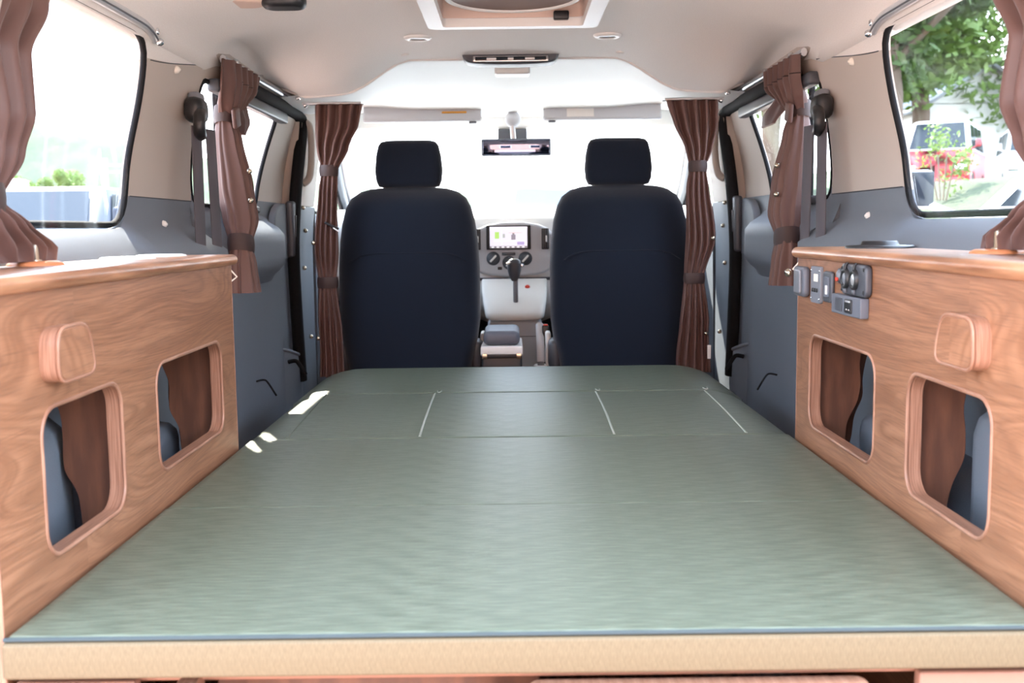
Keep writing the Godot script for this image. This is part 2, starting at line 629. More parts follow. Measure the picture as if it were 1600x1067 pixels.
func shell() -> void:
	# floor and the ground clearance under it
	var fl := frame("floor")
	var st := mb()
	rbox(st, Vector3(0, -0.03, -3.1), Vector3(1.68, 0.06, 4.4), 0.004)
	build(st, "floor_board", M.wood_top, fl)
	for s in [-1.0, 1.0]:
		var side := "left" if s < 0 else "right"
		var f0 := func(p: Vector2) -> Vector3: return Vector3(s * half_width(p.y), p.y, p.x)
		var f1 := func(p: Vector2) -> Vector3: return Vector3(s * (half_width(p.y) + 0.018), p.y, p.x)
		var w := frame("wall_" + side)
		var hole := rear_window(0.004)
		st = mb()
		var back := -2.585 if s < 0 else -2.645
		slab(st, rect2(back, -0.06, -0.98, 0.8955), [hole], f0, f1, 0.06)
		build(st, "lower_panel", M.trim_grey, w)
		st = mb()
		var mid := PackedVector2Array([Vector2(-0.98, 0.8955), Vector2(back, 0.8955)])
		for k in 9:
			var z := lerpf(back, -0.945, k / 8.0)
			mid.append(Vector2(z, seam_y(z)))
		slab(st, mid, [hole], f0, f1, 0.06)
		build(st, "upper_panel", M.trim_beige, w)
		st = mb()
		var top := PackedVector2Array([Vector2(-0.98, 1.24), Vector2(back, 1.25)])
		for k in 9:
			var z := lerpf(back, -0.945, k / 8.0)
			top.append(Vector2(z, seam_y(z)))
		slab(st, top, [hole], f0, f1, 0.06)
		build(st, "headliner_edge", M.headliner, w)
		for j in 2:
			st = mb()
			var jl := PackedVector3Array()
			for k in 14:
				var z := lerpf(back, -2.17 if j == 0 else -2.235, k / 13.0)
				var y := 0.8955 if j == 0 else seam_y(z)
				jl.append(Vector3(s * (half_width(y) + 0.0003), y, z))
			tube(st, jl, 0.0014, 5)
			build(st, "panel_joint", M.trim_dark, w)
		# plastic snap rings on the panel
		for p in [Vector2(-2.40, 1.185), Vector2(-2.36, 0.838)]:
			st = mb()
			lathe(st, arr2([0.0, 0.011, 0.003, 0.0105, 0.0035, 0.0085, 0.0055, 0.008, 0.0075, 0.006, 0.009, 0.002, 0.0095, -0.003]), Vector3(s * half_width(p.y), p.y, p.x), Vector3(-s, 0, 0), 20)
			build(st, "snap_ring", M.ivory if p.y > 1.0 else M.white_plastic, w)
		# moulded wheel housing seen through the cupboard openings
		st = mb()
		rbox(st, Vector3(s * 0.72, 0.27, -1.28), Vector3(0.12, 0.58, 0.52), 0.05, 0.09)
		build(st, "wheel_housing", M.trim_grey, w)
		st = mb()
		rbox(st, Vector3(s * 0.715, 0.20, -1.82), Vector3(0.09, 0.50, 0.46), 0.03, 0.05)
		build(st, "side_bin", M.trim_grey, w)
		var win := frame("window_%d" % (1 if s < 0 else 2))
		pane(win, rear_window(0.012), rear_window(-0.004), s, half_width, 0.010)
		# tailgate pillar at the back
		st = mb()
		var rings := []
		for k in 9:
			var y := 0.66 + k * 0.085
			var z0 := lerpf(-1.28, -1.425, sstep(0.9, 1.15, y))
			var ring := PackedVector3Array()
			for p in rrect(0.075, 0.16, 0.05, 4):
				ring.append(Vector3(s * (0.745 - 0.025 * sstep(1.0, 1.3, y)) + p.x, y, z0 + 0.16 + p.y))
			rings.append(ring)
		loft(st, rings)
		var pil := frame("trim_%d" % (1 if s < 0 else 2))
		build(st, "tailgate_pillar", M.trim_beige, pil)
		sliding_door(s)
		cab_side(s)
	# ceiling: rear headliner with a square hole for the roof vent
	var c := frame("ceiling")
	st = mb()
	var xs := [-0.80, -0.755, -0.75, -0.735, -0.72, -0.70, -0.68, -0.63, -0.58, -0.53, -0.48, -0.43, -0.38, -0.33, -0.26, -0.205, -0.1, 0.0, 0.1, 0.205, 0.26, 0.33, 0.38, 0.43, 0.48, 0.53, 0.58, 0.63, 0.68, 0.70, 0.72, 0.735, 0.75, 0.755, 0.80]
	var zs := [-1.16, -1.4, -1.7, -2.0, -2.3, -2.39, -2.5, -2.6, -2.7, -2.795, -2.9, -3.0, -3.1, -3.2, -3.3, -3.40]
	for i in xs.size() - 1:
		for j in zs.size() - 1:
			if xs[i] >= -0.206 and xs[i + 1] <= 0.206 and zs[j] <= -2.38 and zs[j + 1] >= -2.80:
				continue
			quad(st, cpt(xs[i], zs[j]), cpt(xs[i], zs[j + 1]), cpt(xs[i + 1], zs[j + 1]), cpt(xs[i + 1], zs[j]), 0)
	build(st, "rear_headliner", M.headliner, c)
	# rolled front lip of the rear headliner
	st = mb()
	var lip := PackedVector3Array()
	for k in 41:
		var x := -0.74 + k * 0.037
		lip.append(Vector3(x, ceiling_y(x, -3.4) + 0.004, -3.402))
	tube(st, lip, 0.009, 8)
	build(st, "headliner_lip", M.headliner, c)
	# cab headliner, a little higher behind the lip, falling towards the windscreen
	st = mb()
	for i in 24:
		for j in 14:
			var x0 := -0.78 + i * 0.065
			var x1 := x0 + 0.065
			var z0 := -3.39 - j * 0.08
			var z1 := z0 - 0.08
			quad(st, cab_pt(x0, z0), cab_pt(x0, z1), cab_pt(x1, z1), cab_pt(x1, z0), 0)
	build(st, "cab_headliner", M.cab_white, c)
	# roof skin over everything, with the vent opening
	st = mb()
	var sk := func(p: Vector2) -> Vector3: return Vector3(p.x, 1.435 - 0.10 * pow(absf(p.x) / 0.86, 4.0) - 0.09 * sstep(-3.7, -4.5, p.y), p.y)
	var sk2 := func(p: Vector2) -> Vector3: return sk.call(p) + Vector3(0, 0.012, 0)
	slab(st, rect2(-0.86, -4.54, 0.86, -1.10), [rect2(-0.19, -2.78, 0.19, -2.40)], sk, sk2, 0.17)
	build(st, "roof_skin", M.paint_white, c)
	for s in [-1.0, 1.0]:
		st = mb()
		rbox(st, Vector3(s * 0.835, 1.315, -2.82), Vector3(0.05, 0.10, 3.44), 0.01)
		build(st, "roof_rail", M.paint_white, c)
	# lifted tailgate above the open back
	var tg := frame("door_5")
	st = mb()
	var gf := func(p: Vector2) -> Vector3: return Vector3(p.x, 1.40 + 0.16 * p.y, -1.14 + p.y)
	var gf2 := func(p: Vector2) -> Vector3: return gf.call(p) + Vector3(0, 0.05, 0)
	var gh := chaikin(arr2([-0.58, 0.12, 0.58, 0.12, 0.62, 0.52, -0.62, 0.52]), 2)
	slab(st, rect2(-0.76, 0.0, 0.76, 1.08), [gh], gf, gf2, 0.2)
	build(st, "tailgate_panel", M.trim_beige, tg)
	st = mb()
	slab(st, Geometry2D.offset_polygon(gh, 0.01)[0], [], func(p: Vector2) -> Vector3: return gf.call(p) + Vector3(0, 0.03, 0), func(p: Vector2) -> Vector3: return gf.call(p) + Vector3(0, 0.034, 0), 0.3)
	build(st, "pane", M.glass, tg)
	# front bulkhead under the windscreen
	var fw := frame("wall_front")
	st = mb()
	rbox(st, Vector3(0, 0.42, -5.26), Vector3(1.66, 0.90, 0.06), 0.01)
	build(st, "bulkhead", M.trim_dark, fw)
	var hd := frame("trim_9")
	st = mb()
	rbox(st, Vector3(0, 1.295, -4.52), Vector3(1.58, 0.11, 0.05), 0.015)
	build(st, "screen_header", M.cab_white, hd)
	st = mb()
	rbox(st, Vector3(0, 0.845, -5.62), Vector3(1.58, 0.05, 0.70), 0.02, 0.12, Basis(Vector3(1, 0, 0), 0.22))
	build(st, "hood", M.paint_white, hd)
	# windscreen
	var ws := frame("window_7")
	st = mb()
	var wp := chaikin(arr2([-0.70, 0.0, 0.70, 0.0, 0.70, 0.5, 0.62, 1.0, -0.62, 1.0, -0.70, 0.5]), 2)
	var wf := func(p: Vector2) -> Vector3: return Vector3(p.x, lerpf(0.90, 1.252, p.y), lerpf(-5.27, -4.52, p.y) + 0.22 * p.x * p.x)
	var wf2 := func(p: Vector2) -> Vector3: return wf.call(p) + Vector3(0, 0.003, -0.003)
	slab(st, wp, [], wf, wf2, 0.2)
	build(st, "pane", M.glass, ws)

func cpt(x: float, z: float) -> Vector3:
	return Vector3(x, ceiling_y(x, z), z)

func cab_pt(x: float, z: float) -> Vector3:
	var a := absf(x)
	var t := sstep(-3.38, -3.55, z)
	var side := 1.0 - 0.65 * sstep(-3.75, -4.2, z)
	var y := 1.375 - 0.125 * side * sstep(0.36, 0.60, a) - 0.02 * sstep(0.6, 0.78, a)
	y -= 0.085 * sstep(-3.6, -4.5, z) * (1.0 - 0.8 * sstep(0.36, 0.6, a))
	return Vector3(x, lerpf(y + 0.012, y, t), z)

func sliding_door(s: float) -> void:
	var d := frame("door_%d" % (1 if s < 0 else 2))
	var f0 := func(p: Vector2) -> Vector3: return Vector3(s * door_width(p.y), p.y, p.x)
	var f1 := func(p: Vector2) -> Vector3: return Vector3(s * (door_width(p.y) + 0.016), p.y, p.x)
	var hole := door_window(0.004, s)
	var st := mb()
	slab(st, rect2(-3.74, -0.06, -2.57, 0.915), [hole], f0, f1, 0.06)
	build(st, "lower_panel", M.trim_grey, d)
	st = mb()
	slab(st, rect2(-3.82, 0.915, -2.57, 1.29), [hole], f0, f1, 0.06)
	build(st, "upper_frame", M.trim_beige, d)
	# swelling arm rest below the sill
	st = mb()
	sheet(st, rect2(-3.40, 0.655, -2.71, 0.895), [], func(p: Vector2) -> Vector3: return Vector3(s * (door_width(p.y) + 0.004 - 0.062 * sstep(0.655, 0.725, p.y) * sstep(0.88, 0.81, p.y) * sstep(-3.40, -3.25, p.x) * sstep(-2.71, -2.80, p.x)), p.y, p.x), 0.022)
	build(st, "armrest", M.trim_grey, d)
	# recessed latch plate with its pull handle
	st = mb()
	pad(st, chaikin(arr2([-3.345, 0.90, -3.62, 0.92, -3.62, 0.73, -3.43, 0.715, -3.345, 0.72]), 2), func(p: Vector2, dd: float) -> Vector3: return Vector3(s * (0.79 - dd), p.y, p.x), 0.022, 0.008)
	build(st, "latch_plate", M.trim_grey, d)
	st = mb()
	rbox(st, Vector3(s * 0.757, 0.825, -3.56), Vector3(0.03, 0.19, 0.075), 0.010, 0.014)
	build(st, "pull_handle", M.charcoal, d)
	st = mb()
	rbox(st, Vector3(s * 0.7415, 0.835, -3.56), Vector3(0.006, 0.075, 0.045), 0.002)
	build(st, "handle_grip", M.trim_dark, d)
	st = mb()
	rbox(st, Vector3(s * 0.766, 0.755, -3.45), Vector3(0.012, 0.034, 0.012), 0.003)
	build(st, "lock_knob", M.black_plastic, d)
	# bottle pocket in the door skin
	st = mb()
	var lip := PackedVector3Array()
	for k in 13:
		var t := PI * k / 12.0
		lip.append(Vector3(s * (0.785 - 0.035 * sin(t)), 0.43 - 0.05 * (1.0 - cos(t)) * 0.5 - 0.015 * sin(t), -3.42 - 0.33 * k / 12.0))
	var pr := []
	for k in 6:
		var y := -0.075 * k
		var ring := PackedVector3Array()
		for p in lip:
			ring.append(p + Vector3(0, y, 0))
		pr.append(ring)
	loft(st, pr, false, 0, false)
	build(st, "pocket", M.trim_grey, d)
	st = mb()
	tube(st, lip, 0.006, 8)
	build(st, "pocket_lip", M.trim_grey, d)
	# shade box over the glass
	st = mb()
	rbox(st, Vector3(s * 0.758, 1.188, -3.08), Vector3(0.032, 0.034, 0.82), 0.008)
	build(st, "shade_box", M.charcoal, d)
	st = mb()
	rbox(st, Vector3(s * 0.797, 0.886, -3.0), Vector3(0.02, 0.022, 0.50), 0.008)
	build(st, "sill_strip", M.trim_dark, d)
	var win := frame("window_%d" % (3 if s < 0 else 4))
	pane(win, door_window(0.012, s), door_window(-0.004, s), s, door_width, 0.008)
	# dark post that splits the sliding glass
	st = mb()
	rbox(st, Vector3(s * 0.800, 1.04, -2.84), Vector3(0.014, 0.30, 0.02), 0.004)
	build(st, "glass_post", M.black_rubber, win)
	# weather strip round the door opening
	var tr := frame("trim_%d" % (3 if s < 0 else 4))
	st = mb()
	var path := PackedVector3Array([Vector3(s * 0.757, 1.226, -2.80), Vector3(s * 0.757, 1.228, -3.2), Vector3(s * 0.757, 1.228, -3.60), Vector3(s * 0.755, 1.220, -3.72), Vector3(s * 0.749, 1.18, -3.745), Vector3(s * 0.748, 0.955, -3.60), Vector3(s * 0.752, 0.755, -3.55), Vector3(s * 0.752, 0.55, -3.56), Vector3(s * 0.752, 0.30, -3.60)])
	tube(st, smooth_line(path, 7), 0.021, 10)
	build(st, "weather_strip", M.black_rubber, tr)

func cab_side(s: float) -> void:
	# door post between sliding door and cab door
	var t := frame("trim_%d" % (5 if s < 0 else 6))
	var post := func(y: float) -> float: return 0.745 + 0.03 * sstep(1.2, 0.7, y)
	var f0 := func(p: Vector2) -> Vector3: return Vector3(s * (post.call(p.y) - 0.02 * sstep(-3.62, -3.70, p.x) * sstep(-3.98, -3.90, p.x)), p.y, p.x + 0.12 * sstep(0.8, 1.3, p.y) * -1.0)
	var f1 := func(p: Vector2) -> Vector3: return f0.call(p) + Vector3(s * 0.07, 0, 0)
	var st := mb()
	slab(st, rect2(-3.92, -0.06, -3.62, 0.905), [], f0, f1, 0.06)
	build(st, "lower_post", M.trim_grey, t)
	st = mb()
	slab(st, rect2(-3.88, 0.907, -3.62, 1.30), [], f0, f1, 0.06)
	build(st, "upper_post", M.trim_beige, t)
	# grab handle
	st = mb()
	var hp := smooth_line(PackedVector3Array([Vector3(s * 0.745, 1.205, -3.76), Vector3(s * 0.722, 1.185, -3.75), Vector3(s * 0.716, 1.10, -3.74), Vector3(s * 0.722, 1.01, -3.72), Vector3(s * 0.745, 0.985, -3.71)]), 5)
	tube(st, hp, 0.013, 10)
	build(st, "grab_handle", M.trim_beige, t)
	for p in [Vector2(-3.63, 0.90), Vector2(-3.66, 0.82), Vector2(-3.62, 0.69), Vector2(-3.70, 0.44)]:
		st = mb()
		lathe(st, arr2([0.0, 0.008, 0.005, 0.007, 0.0075, 0.003, 0.008, -0.004]), Vector3(s * 0.738, p.y, p.x - 0.03), Vector3(-s, 0, 0.3), 14)
		build(st, "snap_button", M.snap_metal, t)
	# cab door
	var d := frame("door_%d" % (3 if s < 0 else 4))
	var hole := cab_window(0.004)
	var g0 := func(p: Vector2) -> Vector3: return Vector3(s * (door_width(p.y) + 0.005), p.y, p.x)
	var g1 := func(p: Vector2) -> Vector3: return Vector3(s * (door_width(p.y) + 0.022), p.y, p.x)
	st = mb()
	slab(st, rect2(-5.3, -0.06, -3.74, 0.90), [hole], g0, g1, 0.08)
	build(st, "lower_panel", M.trim_grey, d)
	st = mb()
	slab(st, PackedVector2Array([Vector2(-3.74, 0.90), Vector2(-3.74, 1.29), Vector2(-4.48, 1.29), Vector2(-5.3, 0.92), Vector2(-5.3, 0.90)]), [hole], g0, g1, 0.08)
	build(st, "window_frame", M.trim_dark, d)
	var win := frame("window_%d" % (5 if s < 0 else 6))
	pane(win, cab_window(0.01), cab_window(-0.004), s, door_width, 0.008)
	# windscreen pillar
	var a := frame("trim_%d" % (7 if s < 0 else 8))
	st = mb()
	tube(st, PackedVector3Array([Vector3(s * 0.71, 1.262, -4.34), Vector3(s * 0.725, 1.18, -4.58), Vector3(s * 0.75, 1.04, -4.88), Vector3(s * 0.77, 0.88, -5.24)]), 0.035, 10)
	build(st, "screen_pillar", M.cab_white, a)

# ==================================================================== bed
func bed() -> void:
	var spec := [
		[-1.05, -1.5545, 0.553, 0.02, "nearest olive green cushion of the bed with a cream front edge"],
		[-1.5555, -2.073, 0.553, 0.02, "second olive green bed cushion, between the two wood cabinets"],
		[-2.080, -2.660, 0.585, 0.10, "third olive green bed cushion with sewn lengthwise seams"],
		[-2.668, -3.165, 0.595, 0.13, "farthest olive green bed cushion, right behind the front seats"]]
	for i in 4:
		var q: Array = spec[i]
		var t := thing("bed_cushion", q[4], "cushion", Vector3(0, 0.355, (q[0] + q[1]) / 2.0), "bed cushions")
		var hl: float = (q[0] - q[1]) / 2.0
		var hw: float = q[2]
		var st := mb()
		cushion(st, hw, hl, [0.045, 0.0438, 0.0426, 0.0420][i], 0.003 if i < 2 else 0.005, q[3] if i > 1 else 0.012, 0.0015 if i < 2 else 0.007)
		build(st, "cover", M.bed_cloth, t)
		if i == 0:
			st = mb()
			rbox(st, Vector3(0, 0.0195, hl + 0.0005), Vector3(hw * 2.0 - 0.004, 0.0395, 0.012), 0.004, 0.004)
			build(st, "front_edge", M.bed_edge, t)
			st = mb()
			tube(st, PackedVector3Array([Vector3(-hw + 0.004, 0.0425, hl + 0.002), Vector3(0, 0.0425, hl + 0.002), Vector3(hw - 0.004, 0.0425, hl + 0.002)]), 0.0024, 8)
			build(st, "piping", M.bed_piping, t)
		if i == 2:
			for x in [-0.485, -0.208, 0.198, 0.474]:
				st = mb()
				var path := PackedVector3Array()
				for k in 13:
					var u := lerpf(-0.96, 0.96, k / 12.0)
					path.append(Vector3(x * (1.0 - 0.02 * u), cushion_y(x / hw, u, 0.0426, 0.005, q[3], 0.007, hw, hl) + 0.0005, u * hl))
				tube(st, path, 0.0026, 6, false, 0.6)
				build(st, "seam", M.bed_seam if x > -0.4 else M.bed_cloth, t)
			for x in [-0.208, 0.198, 0.474]:
				st = mb()
				var loop := PackedVector3Array()
				for k in 10:
					var a := PI * k / 9.0
					loop.append(Vector3(x + 0.008 + 0.005 * cos(a), 0.052, -hl + 0.02 + 0.02 * sin(a) * 1.4))
				tube(st, loop, 0.0015, 5)
				build(st, "seam_end", M.bed_seam, t)

func cushion_y(ux: float, uz: float, h: float, r: float, side: float, crown: float, hw: float, hl: float) -> float:
	var dx := (1.0 - absf(ux)) * hw
	var dz := (1.0 - absf(uz)) * hl
	var y := h + crown * (1.0 - ux * ux) * (1.0 - uz * uz)
	if dz < r:
		y -= r - sqrt(maxf(0.0, r * r - (r - dz) * (r - dz)))
	if dx < side:
		var t := 1.0 - dx / side
		y -= minf(0.035, side) * t * t * t
	return y

func cushion(st: SurfaceTool, hw: float, hl: float, h: float, r: float, side: float, crown: float) -> void:
	var us := []
	for k in 33:
		var t := -1.0 + k / 16.0
		us.append(signf(t) * (1.0 - pow(1.0 - absf(t), 2.0)))
	var p := func(i: int, j: int) -> Vector3:
		var uz: float = us[j]
		var rnd := 0.0
		if side > 0.05:
			rnd = 0.022 * maxf(0.0, absf(uz) - 0.75) * 4.0 * maxf(0.0, absf(uz) - 0.75) * 4.0
		return Vector3(us[i] * (hw - rnd), cushion_y(us[i], us[j], h, r, side, crown, hw, hl), us[j] * hl)
	for i in 32:
		for j in 32:
			quad(st, p.call(i, j), p.call(i, j + 1), p.call(i + 1, j + 1), p.call(i + 1, j), 0)
	for e in [0, 32]:
		for k in 32:
			var a: Vector3 = p.call(e, k)
			var b: Vector3 = p.call(e, k + 1)
			quad(st, a, b, Vector3(b.x, 0, b.z), Vector3(a.x, 0, a.z), 2)
			a = p.call(k, e)
			b = p.call(k + 1, e)
			quad(st, a, b, Vector3(b.x, 0, b.z), Vector3(a.x, 0, a.z), 3)

# ==================================================================== cabinets
func rounded(z0: float, z1: float, y0: float, y1: float, r: float) -> PackedVector2Array:
	var out := PackedVector2Array()
	for p in rrect(absf(z1 - z0) / 2.0, absf(y1 - y0) / 2.0, r, 6):
		out.append(p + Vector2((z0 + z1) / 2.0, (y0 + y1) / 2.0))
	return out

func cabinet(s: float) -> void:
	var left := s < 0
	var t := thing("side_cabinet", "long wood grain cabinet under the left rear window" if left else "long wood grain cabinet under the right rear window, fitted with switches", "cabinet", Vector3.ZERO, "side cabinets")
	var x := 0.5575
	var zf := -2.023 if left else -2.062
	var holes := [rounded(-1.572, -1.931, 0.449, 0.619, 0.036), rounded(-1.181, -1.429, 0.438, 0.617, 0.036)] if left else [rounded(-1.616, -1.973, 0.436, 0.613, 0.036), rounded(-1.216, -1.481, 0.432, 0.609, 0.036)]
	var f0 := func(p: Vector2) -> Vector3: return Vector3(s * x, p.y, p.x)
	var f1 := func(p: Vector2) -> Vector3: return Vector3(s * (x + 0.018), p.y, p.x)
	var st := mb()
	slab(st, rect2(zf, 0.002, -1.068, 0.7555), holes, f0, f1, 0.12)
	build(st, "face_panel", M.wood, t)
	for h in holes:
		st = mb()
		var path := PackedVector3Array()
		for p in h:
			path.append(Vector3(s * (x + 0.001), p.y, p.x))
		tube(st, path, 0.0032, 8, true)
		build(st, "opening_edge", M.wood_edge, t)
		st = mb()
		rim(st, Geometry2D.offset_polygon(h, -0.002)[0], f0, func(p: Vector2) -> Vector3: return Vector3(s * (x + 0.021), p.y, p.x), 0)
		build(st, "opening_band", M.wood_edge, t)
	# worktop with a bull-nosed front
	st = mb()
	var prof := PackedVector2Array()
	for k in 9:
		var a := PI / 2.0 + PI * k / 8.0
		prof.append(Vector2(0.556 + 0.011 * cos(a), 0.7655 + 0.0105 * sin(a)))
	prof.append(Vector2(0.713, 0.755))
	prof.append(Vector2(0.713, 0.776))
	var rings := []
	for z in [-1.060, zf - 0.006]:
		var ring := PackedVector3Array()
		for p in prof:
			ring.append(Vector3(s * p.x, p.y, z))
		rings.append(ring)
	loft(st, rings, true, 0)
	build(st, "worktop", M.wood_top, t)
	# end boards and inner partitions, their back edges scribed to the body side
	var ends := [[-1.068, [0.65, 0.65, 0.65, 0.65, 0.65]]]
	if left:
		ends = [[zf + 0.002, [0.70, 0.69, 0.69, 0.675, 0.67]], [-1.945, [0.676, 0.663, 0.664, 0.648, 0.644]], [-1.45, [0.656, 0.652, 0.652, 0.635, 0.63]], [-1.086, [0.66, 0.652, 0.652, 0.635, 0.63]]]
	else:
		ends = [[zf + 0.002, [0.70, 0.69, 0.69, 0.675, 0.67]], [-1.985, [0.660, 0.661, 0.654, 0.636, 0.633]], [-1.495, [0.648, 0.650, 0.649, 0.633, 0.625]], [-1.086, [0.66, 0.652, 0.652, 0.635, 0.63]]]
	var ys := [0.575, 0.535, 0.487, 0.45, 0.40] if left else [0.567, 0.515, 0.476, 0.437, 0.397]
	for e in ends:
		var line := PackedVector3Array([Vector3(e[1][0] + 0.035, 0.75, 0), Vector3(e[1][0] + 0.03, 0.66, 0)])
		for k in 5:
			line.append(Vector3(e[1][k], ys[k], 0))
		line.append(Vector3(e[1][4] - 0.01, 0.32, 0))
		line.append(Vector3(e[1][4] - 0.01, 0.02, 0))
		var poly := PackedVector2Array([Vector2(0.572, 0.02), Vector2(0.572, 0.75)])
		for p in smooth_line(line, 5):
			poly.append(Vector2(p.x, p.y))
		st = mb()
		pad(st, poly, func(p: Vector2, d: float) -> Vector3: return Vector3(s * p.x, p.y, e[0] - 0.015 + d), 0.015, 0.001, 2)
		build(st, "partition", M.wood_board, t)
	# face edges
	for z in [zf - 0.001, -1.067]:
		st = mb()
		rbox(st, Vector3(s * (x + 0.009), 0.379, z), Vector3(0.019, 0.752, 0.003), 0.001)
		build(st, "edge_strip", M.wood_edge, t)
	# raised block that works as a finger pull
	st = mb()
	var bp := fillet(arr2([-1.190, 0.7115, -1.276, 0.7115, -1.297, 0.647, -1.186, 0.647]), 0.024, 6) if left else fillet(arr2([-1.228, 0.7065, -1.320, 0.7065, -1.340, 0.642, -1.224, 0.642]), 0.024, 6)
	pad(st, bp, func(p: Vector2, d: float) -> Vector3: return Vector3(s * (x - d), p.y, p.x), 0.022, 0.0015, 2)
	var blk := build(st, "finger_pull", M.wood_edge, t)
	st = mb()
	var face := Geometry2D.offset_polygon(bp, -0.003)[0] as PackedVector2Array
	pad(st, face, func(p: Vector2, d: float) -> Vector3: return Vector3(s * (x - 0.0215 - d), p.y, p.x), 0.0012, 0.0004, 1)
	build(st, "pull_face", M.wood, blk)
	st = mb()
	var loop := PackedVector3Array()
	for p in bp:
		loop.append(Vector3(s * (x - 0.0212), p.y, p.x))
	tube(st, loop, 0.0024, 6, true)
	build(st, "pull_rim", M.wood_edge, blk)

func bed_frame() -> void:
	# boards, drawer front and uprights that peep out under the near edge of the bed
	var t := thing("bed_platform", "brown wood bed platform showing below the near edge of the cushions", "bed platform", Vector3(0, 0, -1.06))
	var st := mb()
	rbox(st, Vector3(0.18, 0.3345, 0.010), Vector3(0.36, 0.016, 0.03), 0.007, 0.014)
	build(st, "top_rail", M.wood_edge, t)
	st = mb()
	rbox(st, Vector3(0.17, 0.19, -0.012), Vector3(0.44, 0.25, 0.018), 0.006)
	var d := build(st, "drawer_front", M.wood, t)
	st = mb()
	lathe(st, arr2([0, 0.012, 0.006, 0.011, 0.008, 0.006, 0.005, 0.0]), Vector3(0.37, 0.308, -0.003), Vector3(0, 0, 1), 14)
	build(st, "catch", M.white_plastic, d)
	for q in [-1.0, 1.0]:
		st = mb()
		rbox(st, Vector3(q * 0.485, 0.171, -0.015), Vector3(0.13, 0.342, 0.018), 0.004)
		build(st, "end_panel", M.wood_pale, t)
	st = mb()
	rbox(st, Vector3(-0.49, 0.328, 0.002), Vector3(0.07, 0.026, 0.02), 0.009, 0.009)
	build(st, "finger_pull", M.wood_edge, t)
	st = mb()
	rbox(st, Vector3(-0.365, 0.171, -0.01), Vector3(0.022, 0.342, 0.05), 0.003)
	build(st, "upright", M.wood_edge, t)
	st = mb()
	rbox(st, Vector3(-0.17, 0.17, -0.09), Vector3(0.37, 0.34, 0.016), 0.003)
	build(st, "back_panel", M.wood_board, t)
	for z in [-0.255, -0.755, -1.31, -1.855]:
		st = mb()
		rbox(st, Vector3(0, 0.343, z), Vector3(1.06, 0.018, 0.46), 0.003)
		build(st, "bed_board", M.wood_pale, t)

# ==================================================================== switches and sockets on the right cabinet
func on_face(z: float, y: float, d: float) -> Vector3:
	return Vector3(0.5575 - d, y, z)

